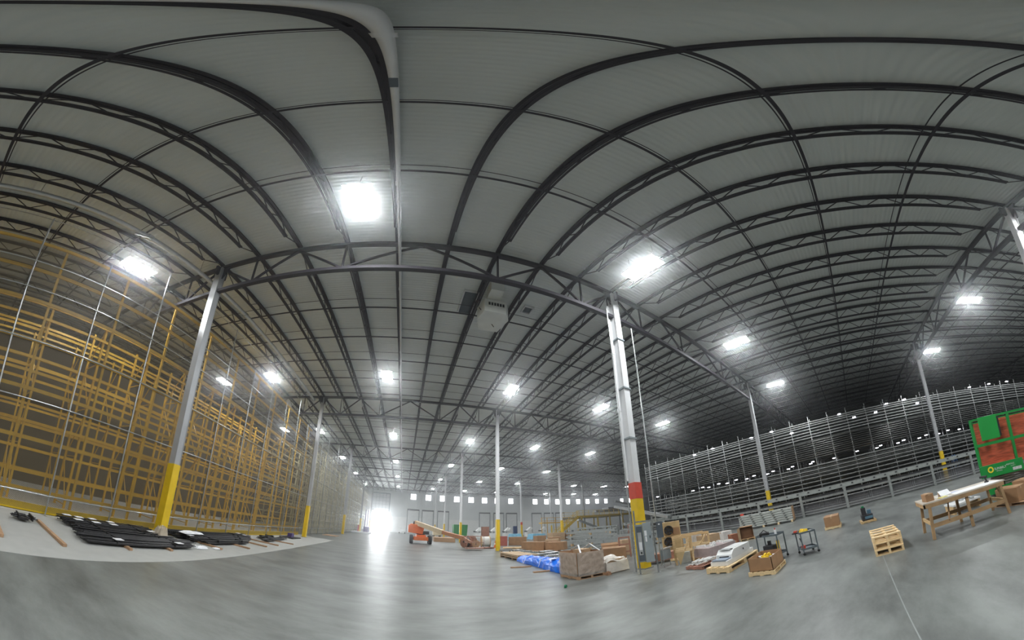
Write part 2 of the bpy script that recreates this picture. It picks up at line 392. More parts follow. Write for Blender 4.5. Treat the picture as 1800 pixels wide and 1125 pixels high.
# columns
def column(x, y, label, yh=2.55, shaft=COLM, w=.26, low=0.0):
    t = thing('column', label, 'column', (x, y, 0), 0, 'building columns with yellow feet')
    s = MB()
    s.box(-w / 2, w / 2, -w / 2, -w / 2 + .018, yh, 11.68); s.box(-w / 2, w / 2, w / 2 - .018, w / 2, yh, 11.68)   # W-section flanges
    s.box(-w / 2 + .02, w / 2 - .02, -w / 2 + .018, w / 2 - .018, yh, 11.68)
    s.build('shaft', shaft, t)
    g = MB(); g.box(-w / 2 - .015, w / 2 + .015, -w / 2 - .015, w / 2 + .015, .02, yh); g.build('yellow_guard', YEL, t)
    b = MB(); b.box(-.22, .22, -.22, .22, 0, .025); b.build('base_plate', GALVD, t)
    c = MB(); c.box(-.05, .05, -.32, .32, 11.2, 11.68); c.prismx([(-.45, 11.68), (-.13, 11.68), (-.13, 11.0)], -.03, .03); c.prismx([(.45, 11.68), (.13, 11.68), (.13, 11.0)], -.03, .03)
    c.build('cap_bracket', STEEL, t)
    return t
column(-7.55, 7.11, 'grey column with a tall yellow foot in front of the mesh fence, nearest on the left', 2.6, COLM, .3)
column(-7.55, 22.1, 'grey column with yellow foot at the end of the pale floor strip', 2.5)
column(-7.55, 37.1, 'grey column with yellow foot by the far stretch of racks on the left', 2.5)
column(-7.55, 52.1, 'distant grey column on the left near the open door', 2.5)
column(-7.55, 67.1, 'farthest grey column on the left beside the open door', 2.5)
D = column(7.45, 7.11, 'white column with a red band carrying the grey electrical panels', 2.45, COLW, .3)
MB().box(-.17, .17, -.17, .17, 2.45, 3.02).build('red_band', RED, D)
rb = MB()
for z in (4.6, 6.6, 8.9): rb.box(-.19, .19, -.19, .19, z, z + .06)
rb.build('strap', PANELG, D)
column(7.45, 22.1, 'white column with a tall yellow foot beside the lumber skid', 2.5, COLW)
column(7.45, 37.1, 'pale column with yellow foot rising behind the cable reels', 2.6, COLW)
column(7.45, 52.1, 'pale column with yellow foot just right of the orange boom lift', 2.6, COLW)
column(7.45, 67.1, 'small far column with yellow foot behind the boom lift', 2.6, COLW)
column(22.45, 7.11, 'grey column with yellow foot behind the stacked white profiles and conveyor', 2.4)
column(22.45, -7.3, 'grey column with yellow foot behind the conveyor, above the workbench', 2.3)
column(7.45, -7.3, 'white column at the right end of the overhead girder', 2.4, COLW)
column(22.45, 22.1, 'grey column hidden behind the electrical panels at the end of the racks', 2.5)
column(22.45, 37.1, 'pale column with yellow foot at the foot of the yellow stairs', 2.8, COLW)
c9 = column(22.45, 52.1, 'pale column with a dark red top to its yellow foot, between blue sheets', 2.6, COLW)
MB().box(-.16, .16, -.16, .16, 2.6, 3.1).build('red_band', RED, c9)
column(22.45, 67.1, 'far grey column left of the red-banded column', 2.6, COLW)
column(37.45, 37.1, 'grey column rising behind the yellow platform at the grey rack end', 2.5)
column(37.45, 52.1, 'thin dark column in front of the windows above the yellow platform', 2.5, GALVD)
column(37.45, 67.1, 'far column seen over the yellow stairs', 2.5, COLW)
column(22.45, -22.3, 'grey column behind the racks at the far right', 2.4)

# ------------------------------------------------------------------ high-bay lamps
def make_lamp():
    t = thing('high_bay_light', 'x', 'ceiling light', (0, 0, 0), 0, 'high bay lights under the roof')
    h = MB(); h.box(-.34, .34, -.72, .72, .02, .09); h.box(-.12, .12, -.6, .6, .09, .16); h.build('housing', COLW, t)
    MB().box(-.31, .31, -.68, .68, 0, .02).build('diffuser', GLOWM, t)
    for y in (-.55, .55): MB().tube((0, y, .12), (0, y, HT - 10.95), .01, 5).build('hanger', GALV, t)
    ld = bpy.data.lights.new('lamp', 'AREA'); ld.shape = 'RECTANGLE'; ld.size = .62; ld.size_y = 1.36; ld.energy = LAMP_W; ld.color = (.95, .985, 1)
    lo = bpy.data.objects.new('lamp', ld); COL.objects.link(lo); lo.parent = t; lo.location = (0, 0, -.012)
    return t
LY = [(-33, 'three rows back'), (-20.5, 'two rows back'), (-8.8, 'row over the workbench'), (4.7, 'nearest row ahead'), (16.8, 'second row ahead'), (29.3, 'third row ahead'), (41.6, 'fourth row ahead'), (54.5, 'fifth row ahead'), (68.5, 'row at the far wall')]
LX = [(-14.2, 'inside the yellow racks'), (-9.8, 'above the yellow rack front'), (-1.66, 'beside the white pipe'), (6.7, 'left of the middle columns'), (14.6, 'over the storage floor'), (22.8, 'above the conveyor line'), (36.8, 'above the yellow platform'), (46, 'right of the yellow platform'), (54, 'over the far right floor'), (72, 'at the far right end')]
lamp0 = None
for yi, (y, yl) in enumerate(LY):
    for xi, (x, xl) in enumerate(LX):
        if x >= 36 and y < 50: continue
        if x == -14.2 and not (10 < y < 35): continue
        if y < -9 and x > 15: continue
        if x > 60 and y < 60: continue
        if lamp0 is None: lamp0 = make_lamp(); o = lamp0; o.location = (x, y, 10.95)
        else: o = dup(lamp0, (x, y, 10.95))
        o['label'] = 'white high-bay light %s, %s' % (xl, yl)
sl = None
def small_lamp(x, y, z, label):
    global sl
    if sl is None:
        sl = thing('aisle_light', label, 'light', (x, y, z), 0, 'small lamps hung along the grey racks')
        MB().box(-.08, .08, -.12, .12, 0, .04).build('diffuser', GLOWS, sl); MB().box(-.09, .09, -.13, .13, .04, .08).build('housing', GALVD, sl); return
    o = dup(sl, (x, y, z), label=label)
LO = [20.1, 15.42, 14.24, 13.56, 12.42, 11.51, 10.56, 9.51, 8.74, 7.44, 6.88, 5.47, 5.07, 3.44, 3.22, 1.36, -.71, -2.44, -2.8, -4.34, -4.88, -6.29, -6.96, -8.15, -9.09, -10.19]
for i, y in enumerate(LO): small_lamp(24.45, y, 3.98 if i % 2 == 0 else 3.86, 'small bright lamp in the lower gap of the grey racks, %s from left' % (ORD[i] if i < 20 else '') if i < 20 else 'small bright lamp in the lower gap of the grey racks, %s from right' % ORD[len(LO) - 1 - i])
HI = [(14.26, 7.17), (12.15, 7.25), (8.14, 7.23), (6.18, 7.27), (4.42, 6.7), (.1, 7.28), (-1.08, 6.74), (-2.97, 6.75), (-4.03, 7.26), (-5.64, 7.32), (-6.7, 6.78), (-7.74, 7.33), (-11.93, 7.42), (-14.04, 7.5), (-16.11, 7.55)]
for i, (y, z) in enumerate(HI): small_lamp(23.86, y, z, 'small bright lamp near the top of the grey racks, %s from the left' % ORD[i])

# ------------------------------------------------------------------ pipes and rooftop unit parts
p = thing('sprinkler_pipe', 'long straight white pipe running overhead under the joists', 'pipe', (-.77, 0, 11.13))
MB().tube((0, -30, 0), (0, 81.9, 0), .048, 12).build('pipe_run', COLW, p)
q = MB()
for k in range(22): q.tube((0, -26 + k * 5, -.0), (0, -25.85 + k * 5, 0), .062, 12)
q.build('coupling', COLW, p)
q = MB()
for k in range(22): q.tube((0, -24 + k * 5, .05), (0, -24 + k * 5, .75), .008, 5)
q.build('hanger_rod', GALVD, p)
MB().box(-.045, .045, .45, .75, -.052, -.049).build('dark_label', PANELD, p)
p = thing('main_pipe', 'thick galvanised main pipe running above the mesh fence', 'pipe', (-8.0, 0, 11.05))
MB().tube((0, -12, 0), (0, 21.0, 0), .11, 14).build('pipe_run', SILV, p)
q = MB()
for y in (3.8, 9.9, 15.2, -2.2, -8): q.tube((0, y - .09, 0), (0, y + .09, 0), .145, 14)
q.tube((0, 20.95, 0), (0, 21.1, 0), .14, 14)
q.build('coupling', GALV, p)
q = MB(); q.tube((.02, 3.9, -.02), (.25, 3.6, -.28), .05, 8); q.tube((.25, 3.6, -.28), (.1, 3.2, -.3), .05, 8); q.build('valve', GALVD, p)
q = MB()
for y in (-6, 0, 6.4, 12, 18): q.tube((0, y, .1), (0, y, .85), .01, 5)
q.build('hanger_rod', GALVD, p)
p = tag(MB().tube((-8.6, -12, 10.4), (-8.6, 24, 10.4), .022, 8).build('conduit', GALV), 'thin conduit running below the thick main pipe over the fence', 'conduit')
u = thing('duct_unit', 'pale angular air duct unit hung under the roof past the near girder', 'ventilation unit', (0, 0, 0))
MB().prism([(2.62, 9.25), (3.55, 9.25), (3.78, 9.65), (3.58, 10.6), (2.72, 10.6), (2.48, 9.95)], 10.55, 11.3).build('diffuser_box', ROOFU, u)
q = MB()
for k in range(6): q.box(2.78 + k * .12, 2.86 + k * .12, 9.235, 9.255, 10.95, 11.12)
q.build('outlet_slot', BLK, u)
MB().box(2.72, 3.25, 8.65, 9.25, 11.35, 11.95).build('duct', ROOFU, u)
MB().tube((2.45, 9.5, 10.9), (3.3, 10.2, 10.5), .02, 6).build('brace_rod', STEEL, u)
for (x0, x1, y0, y1, lb) in ((1.87, 2.42, 9.6, 11.2, 'dark rectangular roof hatch left of the pale duct unit'), (4.7, 5.07, 9.82, 10.25, 'small dark roof opening right of the pale duct unit')):
    t = thing('roof_hatch', lb, 'hatch', (0, 0, 0)); MB().box(x0, x1, y0, y1, 11.99, 12.02).build('opening', PANELD, t)
    f = MB(); f.box(x0 - .05, x0, y0 - .05, y1 + .05, 11.9, 12.03); f.box(x1, x1 + .05, y0 - .05, y1 + .05, 11.9, 12.03); f.box(x0, x1, y0 - .05, y0, 11.9, 12.03); f.box(x0, x1, y1, y1 + .05, 11.9, 12.03); f.build('curb', COLW, t)
# risers beside the panel column
for (x, y, z0, z1, r, lb, m_) in ((6.72, 6.80, 0, 10.2, .026, 'thin galvanised conduit rising left of the white panel column', GALV), (7.95, 6.75, 0, 9.6, .026, 'thin galvanised conduit rising right of the white panel column', GALV), (7.2, 7.24, 3.1, 10.9, .06, 'white riser pipe strapped to the left of the white panel column', COLW)):
    t = thing('riser_pipe', lb, 'pipe', (x, y, 0)); MB().tube((0, 0, z0), (0, 0, z1), r, 10).build('pipe_run', m_, t)
    q = MB()
    for k in range(3): q.tube((0, 0, z0 + 2.6 + k * 2.5), (0, 0, z0 + 2.7 + k * 2.5), r * 1.35, 10)
    q.build('coupling', m_, t)
    if z0 == 0: MB().box(-.06, .06, -.06, .06, 0, .012).build('foot_plate', GALVD, t)

# ------------------------------------------------------------------ electrical panels at the column
def panel():
    a = math.atan2(-.32, .47)                                  # along the panel face, seen from above
    t = thing('electrical_panel', 'grey electrical panel with an open front on a steel strut frame at the column', 'electrical panel', (6.50, 6.40, 0), math.atan2(-.43, .36))
    s = MB()
    s.box(-.03, .02, .02, .07, 0, 2.0); s.box(.52, .57, .02, .07, 0.0, 1.75); s.box(-.03, .57, .03, .06, 1.62, 1.67); s.box(-.03, .57, .03, .06, .38, .43); s.box(-.07, .06, -.02, .12, 0, .01); s.box(.48, .61, -.02, .12, 0, .01)
    s.build('strut_frame', GALVD, t)
    MB().box(.0, .22, -.10, .02, .4, 1.56).build('breaker_cabinet', PANELG, t, bevel=.006)
    MB().box(.025, .195, -.108, -.1, .44, 1.5).build('open_recess', PANELD, t)
    q = MB(); q.box(.05, .17, -.125, -.106, .62, 1.32); q.build('breaker_row', SILV, t)
    q = MB(); q.box(.07, .16, -.13, -.125, .78, 1.02); q.build('label_plate', PAPER, t)
    q = MB(); q.box(.09, .14, -.13, -.12, .66, .72); q.build('breaker_switch', BLK, t)
    dr = MB(); dr.box(.23, .49, -.13, .02, .38, 1.6); dd = dr.build('cabinet_door', mat('panel_door_grey', (.33, .38, .40), .4, .1, .05, 3), t, bevel=.006)
    MB().box(.27, .34, -.135, -.13, 1.2, 1.36).build('door_label', PAPER, t); MB().box(.28, .33, -.135, -.13, 1.02, 1.18).build('door_label', PAPER, t)
    MB().box(.42, .44, -.15, -.13, 1.12, 1.2).build('door_handle', BLK, t)
    s2 = thing('switch_box', 'small dark grey switch box on the right of the electrical panel', 'switch box', (6.95, 5.93, 1.08), math.atan2(-.43, .36))
    MB().box(0, .2, -.08, .03, 0, .5).build('enclosure', PANELD, s2, bevel=.005); MB().box(.07, .12, -.09, -.08, .4, .44).build('label_plate', PAPER, s2)
    MB().tube((.1, -.02, -.75), (.1, -.02, 0), .012, 6).build('conduit', GALV, s2)
    s3 = thing('cable_tray', 'short pale steel tray jutting right of the electrical panels', 'tray', (7.55, 6.35, .62), .1)
    MB().box(0, .62, -.05, .05, .0, .03).build('tray', SILV, s3)
    b = MB(); b.box(.0, .5, -.04, .04, -.36, -.02); b.build('grey_box', PANELG, s3); b = MB(); b.tube((.45, 0, -.62), (.45, 0, -.3), .012, 6); b.tube((.05, 0, -.62), (.05, 0, -.3), .012, 6); b.build('leg', GALV, s3)
panel()

# ------------------------------------------------------------------ left: mesh fence and yellow racks
FPY = [-3.85 + 2.33 * k for k in range(34)]
FPY = [.78 + 2.325 * k for k in range(-3, 33)]
fence = thing('mesh_fence', 'tall galvanised post fence with tan netting in front of the yellow racks', 'fence', (-8.4, 0, 0))
pm = MB(); pm.tube((0, 0, 0), (0, 0, 9.1), .028, 8); pm.box(-.07, .07, -.07, .07, 0, .01); pme = pm.mesh('post', GALV)
pm2 = MB(); pm2.tube((0, 0, 0), (0, 0, 10.3), .028, 8); pm2.box(-.07, .07, -.07, .07, 0, .01); pme2 = pm2.mesh('post', GALV)
for i, y in enumerate(FPY): inst('post', pme2 if i % 2 else pme, fence, (0, y, 0))
for z in (.62, 3.3, 5.12, 6.93, 8.02): MB().tube((.03, -6.3, z), (.03, 76, z), .022, 6).build('cross_rail', GALV, fence)
n1 = MB(); n1.add([(-.03, -6.3, .1), (-.03, 24, .1), (-.03, 24, 9.15), (-.03, -6.3, 9.15)], [(0, 1, 2, 3)]); n1.build('netting', NET, fence)
n1 = MB(); n1.add([(-.03, 24, .1), (-.03, 76, .1), (-.03, 76, 9.15), (-.03, 24, 9.15)], [(0, 1, 2, 3)]); n1.build('netting', NETG, fence)

def frame_mesh(depth, h, m, w=.085, braces=1):
    b = MB(); b.box(-w / 2, w / 2, -w / 2, w / 2, .01, h)
    b.box(-depth - w / 2, -depth + w / 2, -w / 2, w / 2, .01, h); b.box(-w, w, -w, w, 0, .01); b.box(-depth - w, -depth + w, -w, w, 0, .01)
    n = int(h / 1.1) if braces else 4; s = h / n
    for k in range(n):
        z = k * s + .15; b.beam((0, 0, z), (-depth, 0, z + s * .9) if k % 2 == 0 else (-depth, 0, z), .035); b.beam((0, 0, z) if k % 2 == 0 else (0, 0, z + s * .9), (-depth, 0, z), .035)
    return b.mesh('upright_frame', m)
ULX = -8.72
LV = [9.12, 7.88, 6.65, 5.98, 5.24, 4.27, 3.68, 3.12, 2.2, 1.18, .68]
def rack_row(label, x, depth, ys, h, levels, m, y0, y1, base=True, deck=None, cat='rack', braces=1):
    t = thing('pallet_rack', label, cat, (x, 0, 0)); fm = frame_mesh(depth, h, m, .085, braces)
    for y in ys: inst('upright_frame', fm, t, (0, y, 0))
    for i, z in enumerate(levels):
        b = MB(); hh = .11
        b.box(.02, .07, y0, y1, z - hh / 2, z + hh / 2); b.box(-depth - .07, -depth - .02, y0, y1, z - hh / 2, z + hh / 2)
        for y in ys[::1]:
            if deck and z in deck:
                for o in (.6, 1.2, 1.8): b.box(-depth, .02, y + o - .02, y + o + .02, z - .03, z)
        b.build('beam', m, t)
    if base:
        b = MB(); b.box(.03, .11, y0, y1, .06, .24); b.build('base_rail', YEL, t)
    return t
YS = [1.66 + 2.365 * k for k in range(-3, 10)]
t = thing('rack_frame', 'yellow post and rail frame directly behind the mesh fence', 'rack', (ULX, 0, 0))
pm = MB(); pm.box(-.035, .035, -.04, .04, .01, 9.12); pm.box(-.09, .09, -.09, .09, 0, .01); pme = pm.mesh('post', RYEL)
for y in YS: inst('post', pme, t, (0, y, 0))
for z, h in ((9.12, .13), (7.88, .13), (6.65, .11), (5.24, .11), (3.68, .11), (2.2, .12), (.68, .09)):
    MB().box(.035, .075, YS[0], 23.5, z - h / 2, z + h / 2).build('rail', RYEL, t)
MB().box(.04, .14, YS[0], 23.5, .02, .26).build('base_rail', YEL, t)
rack_row('first deep yellow rack run, one step behind the post frame', -10.5, 1.1, [y + .55 for y in YS], 7.75, [7.6, 7.0, 5.3, 4.75, 2.9, 1.1], RYEL, YS[0], 23.5, base=False, braces=0)
rack_row('second yellow rack run, across an aisle behind the first', -13.2, 1.1, [y + .8 for y in YS], 8.0, [7.9, 6.2, 4.0, 2.0], RYEL, YS[0], 24, base=False, braces=0)
YS2 = [26.2 + 2.5 * k for k in range(19)]
rack_row('tan grey rack run along the far left toward the open door', -9.3, 1.1, YS2, 9.1, [8.9, 7.9, 6.9, 6.1, 5.2, 4.3, 3.6, 2.9, 2.2, 1.4, .7], RTAN, 24.3, 74, base=False)
rack_row('second tan grey rack run behind the far left one', -12.6, 1.1, YS2, 9.1, [8.6, 7.5, 6.2, 5.0, 3.9, 2.8, 1.6, .6], RTAN, 24.3, 74, base=False)
# dark sheet added behind the racks, painting the deep shade between beams
tag(MB().box(-18.2, -18.15, -8, 76, 0, 9.2).build('rack_shade_sheet', mat('rack_shade_brown', (.07, .055, .035), .8, 0, .15, .6)), 'dark brown sheet painting the deep shade far behind the yellow racks', 'shade_sheet')

# black bar bundles lying along the fence
def bundle(x, y0, y1, w, h, label, dens=16, skew=0.0, tags=()):
    t = thing('bar_bundle', label, 'steel bars', (x, y0, 0.066), skew, 'bundles of black bars by the fence')
    b = MB(); L = y1 - y0
    for k in range(dens):
        xx = (random.random() - .5) * w; zz = random.random() * h; r = .012 + .008 * random.random(); e0, e1 = random.random() * .25, random.random() * .35
        b.tube((xx, e0, zz + r), (xx + (random.random() - .5) * .06, L - e1, zz + r + (random.random() - .5) * .01), r, 5)
    b.box(-w / 2, w / 2, .2, L - .3, 0.0, h * .55)
    b.build('bars', ROD, t)
    s = MB()
    for yy in (.25 * L, .75 * L): s.box(-w / 2 - .01, w / 2 + .01, yy - .015, yy + .015, 0, h + .03)
    s.build('strap', BLK, t)
    for yy in tags: MB().cbox((random.random() - .5) * w * .3, yy, h + .045, .17, .27, .012, .2 * random.random()).build('paper_tag', PAPER, t)
    return t
bundle(-7.45, -1.6, 1.5, .5, .10, 'short black bar bundle left of the thin wooden batten')
bundle(-7.25, 1.75, 2.5, .45, .09, 'small black bar bundle beside the inner end of the thin wooden batten', 12)
bundle(-7.95, 3.3, 7.0, .34, .12, 'black bar bundle with white tags tight against the fence, near the batten', tags=(.35, .75, 1.25, 1.9), dens=18)
bundle(-7.55, 3.35, 6.8, .36, .12, 'black bar bundle with two big white labels, second from the fence', tags=(.5, 1.1, 1.75), dens=18)
bundle(-7.13, 3.45, 6.75, .38, .11, 'black bar bundle in the middle of the pile left of the near column', dens=20, tags=(2.9,))
bundle(-6.70, 3.3, 7.1, .40, .10, 'black bar bundle on the wide pile, third from the outer edge', dens=20)
bundle(-6.27, 3.2, 7.5, .40, .09, 'black bar bundle second from the outer edge of the wide pile', dens=20)
bundle(-5.92, 3.15, 7.2, .26, .07, 'black bar bundle at the outer edge of the wide pile', dens=14, tags=(1.1, 3.3))
bundle(-7.85, 7.6, 13.6, .36, .13, 'long black bar bundle against the fence right of the near column', dens=20, tags=(5.1,))
bundle(-7.40, 7.7, 13.2, .38, .13, 'long black bar bundle second from the fence right of the column', dens=22, tags=(4.9,))
bundle(-6.95, 7.9, 12.4, .40, .12, 'long black bar bundle in the middle of the right-hand pile', dens=22, tags=(.2,))
bundle(-6.52, 8.2, 11.6, .38, .10, 'black bar bundle at the outer edge of the right-hand pile', dens=20)
bundle(-7.3, 14.2, 16.3, .5, .12, 'loose heap of black bars beyond the long bundles', 10, .15)
bundle(-6.7, 13.4, 17.5, .35, .06, 'thin scatter of black bars on the pale floor toward the second column', 9, .12)
for i, (x0, x1, y, z, lb) in enumerate(((-7.45, -5.42, 2.6, .03, 'long thin wooden batten lying alone on the pale floor'), (-6.4, -5.42, 1.25, .03, 'short wooden batten end at the far left edge of the view'), (-8.0, -5.56, 4.48, .02, 'wooden bearer under the wide bar pile, left one'), (-8.0, -5.62, 5.95, .02, 'wooden bearer under the wide bar pile, right one'), (-8.0, -5.72, 8.42, .02, 'wooden bearer under the right-hand pile nearest the column'), (-8.0, -5.62, 10.2, .02, 'wooden bearer in the middle of the right-hand bar pile'), (-8.0, -5.72, 11.9, .02, 'wooden bearer near the far end of the right-hand pile'), (-7.6, -5.75, 13.25, .02, 'wooden bearer poking out past the end of the bar piles'), (-7.4, -5.7, 15.1, .02, 'wooden bearer under the loose heap of bars'))):
    tag(MB().cbox((x0 + x1) / 2, y, .035, x1 - x0, .09, .06, random.uniform(-.05, .05)).build('timber_batten', WOODD), lb, 'wood')
def crumple(name, label, loc, sx, sy, h, m, cat, seed=1, n=9):
    rnd = random.Random(seed); H_ = {}
    def fz(u, v):
        k = (round(u * n), round(v * n))
        if k not in H_: H_[k] = (0.0 if k[0] in (0, n) or k[1] in (0, n) else h * (.35 + .65 * rnd.random()))
        return H_[k]
    b = MB().grid(-sx / 2, sx / 2, -sy / 2, sy / 2, n, n, fz, False); b.box(-sx * .38, sx * .38, -sy * .38, sy * .38, 0, h * .3)
    return tag(b.build(name, m, None, loc), label, cat)
crumple('paper_heap', 'crumpled beige packing paper heaped at the foot of the near left column', (-7.1, 6.72, .14), .4, .36, .34, mat('kraft_paper', (.55, .47, .36), .8), 'packing paper', 3)
crumple('plastic_scrap', 'torn white plastic strip lying on the bars right of the near column', (-7.15, 8.35, .27), .35, 1.1, .08, PAPER, 'plastic', 4)
crumple('plastic_scrap', 'crumpled white plastic at the outer edge of the pile', (-5.95, 7.55, .02), .25, .5, .08, PAPER, 'plastic', 5)
crumple('plastic_scrap', 'small white plastic scraps beyond the wide pile', (-5.85, 8.3, .02), .2, .3, .04, PAPER, 'plastic', 6)
t = thing('tool_crate', 'small dark purple crate on a board beyond the second bar heap', 'crate', (-7.55, 19.3, 0)); MB().box(-.5, .5, -.9, .7, 0, .06).build('board', BLK, t); MB().box(-.2, .12, -.2, .25, .06, .32).build('crate_body', PURP, t)
tag(MB().box(-8.0, -6.6, 29, 31, 0, .04).build('flat_board', WOODD), 'low brown board on the floor beyond the second left column', 'board')
# machines by the open door
t = thing('mast_lift', 'tall thin purple mast lift standing beside the open door', 'lift', (-6.75, 55, 0))
MB().box(-.5, .5, -.6, .6, .1, 1.1).build('chassis', PURP, t)
b = MB(); b.box(-.42, -.28, -.1, .1, 1.0, 4.9); b.box(.02, .12, -.1, .1, 1.0, 4.2); b.build('mast', PURP, t)
b = MB(); b.box(-.45, .3, -.2, .2, 4.3, 4.95); b.build('basket', PAPER, t); b = MB(); b.beam((.1, 0, 3.4), (1.0, 0, 4.6), .1); b.build('arm', GALVD, t)
b = MB(); [b.disc((x, y, .15), .15, .12) for x in (-.4, .4) for y in (-.5, .5)]; b.build('wheel', BLK, t)
tag(MB().prism([(-8.4, 48), (-5.4, 47.6), (-5.2, 50), (-8.2, 50.6)], 0, .25).build('sheet_stack', PAPER), 'low stack of white sheets on the floor beside the open door', 'sheets')
tag(MB().box(-8.3, -7.9, 54, 54.5, 0, 1.3).build('orange_barrier', RED), 'small orange barrier against the far racks by the door', 'barrier')
def truck(label, x, y, m, s=1.0):
    t = thing('utility_cart', label, 'vehicle', (x, y, 0))
    b = MB(); b.box(-.9 * s, .9 * s, -1.2, 1.2, .35, .8); b.build('body', m, t); b = MB(); b.box(-.9 * s, -.2 * s, -.7, .7, .8, 1.55); b.build('cab', m, t)
    for x_, y_ in ((-.7, -.9), (.7, -.9), (-.7, .9), (.7, .9)): MB().disc((x_ * s, y_, .3), .3, .2, 14, 'x').build('wheel', BLK, t)
    return t
truck('white utility cart parked just right of the open door', 0, 74, WHT)

# ------------------------------------------------------------------ orange boom lift
def boom_lift():
    t = thing('boom_lift', 'orange telescopic boom lift with its boom lowered to the right', 'boom lift', (2.0, 31.4, 0))
    b = MB(); b.box(-.75, .75, -1.2, 1.2, .38, .75); b.box(-.5, .5, -1.0, 1.0, .7, .95); b.build('chassis', ORG, t, bevel=.03)
    for x, y in ((-.98, -.75), (.98, -.75), (-.98, .75), (.98, .75)):
        w = MB().ring((x, y, .45), .45, .2, .32, 20, 'x').build('wheel', BLK, t); MB().disc((x, y, .45), .2, .2, 12, 'x').build('hub', GALVD, w)
    a = MB(); a.tube((0, 0, .9), (0, 0, 1.1), .45, 16); a.build('turntable', DARK, t)
    b = MB(); b.prismx([(-1.35, 1.15), (.15, 1.02), (.35, 1.9), (-1.1, 2.08), (-1.38, 1.9)], -.75, .55); b.build('counterweight_hood', ORG, t, bevel=.05)
    b = MB(); b.prismx([(-.9, 2.05), (-.35, 1.98), (-.35, 2.3), (-.85, 2.36)], -.35, .3); b.build('boom_pivot', DARK, t)
    b = MB(); b.box(.2, .85, -.6, .4, 1.02, 1.35); b.build('engine_tray', DARK, t)
    p0, p1, p2, p3 = Vector((-.6, -.2, 2.2)), Vector((1.9, -3.6, 1.35)), Vector((3.3, -6.6, .95)), Vector((3.7, -7.6, .62))
    MB().beam(p0, p1, .38, .42).build('outer_boom', CREAM, t); MB().beam(p1, p2, .28, .32).build('inner_boom', mat('boom_brown', (.45, .20, .10), .5), t)
    MB().beam(p2, p3, .18, .2).build('jib', mat('boom_brown2', (.42, .22, .14), .5), t)
    k = MB(); k.box(3.2, 4.6, -8.3, -7.4, .12, .2)
    for x in (3.2, 3.9, 4.6):
        for y in (-8.3, -7.4): k.tube((x, y, .12), (x, y, 1.15), .02, 6)
    for z in (.65, 1.15):
        k.tube((3.2, -8.3, z), (4.6, -8.3, z), .02, 6); k.tube((3.2, -7.4, z), (4.6, -7.4, z), .02, 6); k.tube((3.2, -8.3, z), (3.2, -7.4, z), .02, 6); k.tube((4.6, -8.3, z), (4.6, -7.4, z), .02, 6)
    k.build('basket', mat('basket_brown', (.33, .18, .13), .5), t)
boom_lift()

# ------------------------------------------------------------------ pallets and boxes
def pallet_mb(L, Wd, h=.1, n=5, fr=.75):
    b = MB(); th = h * .16
    for k in range(n):
        y = -Wd / 2 + (Wd - Wd / n * fr) * k / (n - 1); b.box(-L / 2, L / 2, y, y + Wd / n * fr, h - th, h)
    for k in range(3):
        x = -L / 2 + (L - .08 * L) * k / 2; b.box(x, x + .08 * L, -Wd / 2, Wd / 2, th, h - th)
    for k in range(3):
        y = -Wd / 2 + (Wd - Wd * .14) * k / 2; b.box(-L / 2, L / 2, y, y + Wd * .14, 0, th)
    return b
def pallet(label, x, y, L, Wd, z=0, h=.1, m=WOOD, rz=0, group=None, n=5, fr=.75):
    t = thing('pallet', label, 'pallet', (x, y, z), rz, group); b = pallet_mb(L, Wd, h, n, fr)
    k = 6 * 8
    # boards and bearers as parts
    nb = MB(); nb.v = b.v[:n * 8]; nb.f = b.f[:n * 6]; nb.sm = b.sm[:n * 6]; nb.build('top_boards', m, t)
    st = MB(); st.v = b.v; st.f = b.f[n * 6:(n + 3) * 6]; st.sm = b.sm[n * 6:(n + 3) * 6]; st.build('bearers', m, t)
    bb = MB(); bb.v = b.v; bb.f = b.f[(n + 3) * 6:]; bb.sm = b.sm[(n + 3) * 6:]; bb.build('bottom_boards', m, t)
    return t
def carton(label, x, y, z, sx, sy, sz, rz=0, open_=False, m=CARD, name='cardboard_box', group=None, tape=True):
    t = thing(name, label, 'box', (x, y, z), rz, group)
    if open_:
        b = MB(); w = .012; b.box(-sx / 2, sx / 2, -sy / 2, -sy / 2 + w, 0, sz); b.box(-sx / 2, sx / 2, sy / 2 - w, sy / 2, 0, sz); b.box(-sx / 2, -sx / 2 + w, -sy / 2, sy / 2, 0, sz); b.box(sx / 2 - w, sx / 2, -sy / 2, sy / 2, 0, sz); b.box(-sx / 2, sx / 2, -sy / 2, sy / 2, 0, w); b.build('carton_body', m, t)
        f = MB(); a = min(sx, sy) * .28
        f.add([(-sx / 2, -sy / 2, sz), (sx / 2, -sy / 2, sz), (sx / 2, -sy / 2 - a * .7, sz - a * .6), (-sx / 2, -sy / 2 - a * .7, sz - a * .6)], [(0, 1, 2, 3)])
        f.add([(-sx / 2, sy / 2, sz), (sx / 2, sy / 2, sz), (sx / 2, sy / 2 + a * .7, sz + a * .5), (-sx / 2, sy / 2 + a * .7, sz + a * .5)], [(0, 1, 2, 3)])
        f.build('flap', m, t)
    else:
        MB().box(-sx / 2, sx / 2, -sy / 2, sy / 2, 0, sz).build('carton_body', m, t, bevel=.01)
        if tape: MB().box(-sx / 2 - .002, sx / 2 + .002, -.03, .03, sz * .8, sz + .003).build('tape', CARDL, t)
    return t

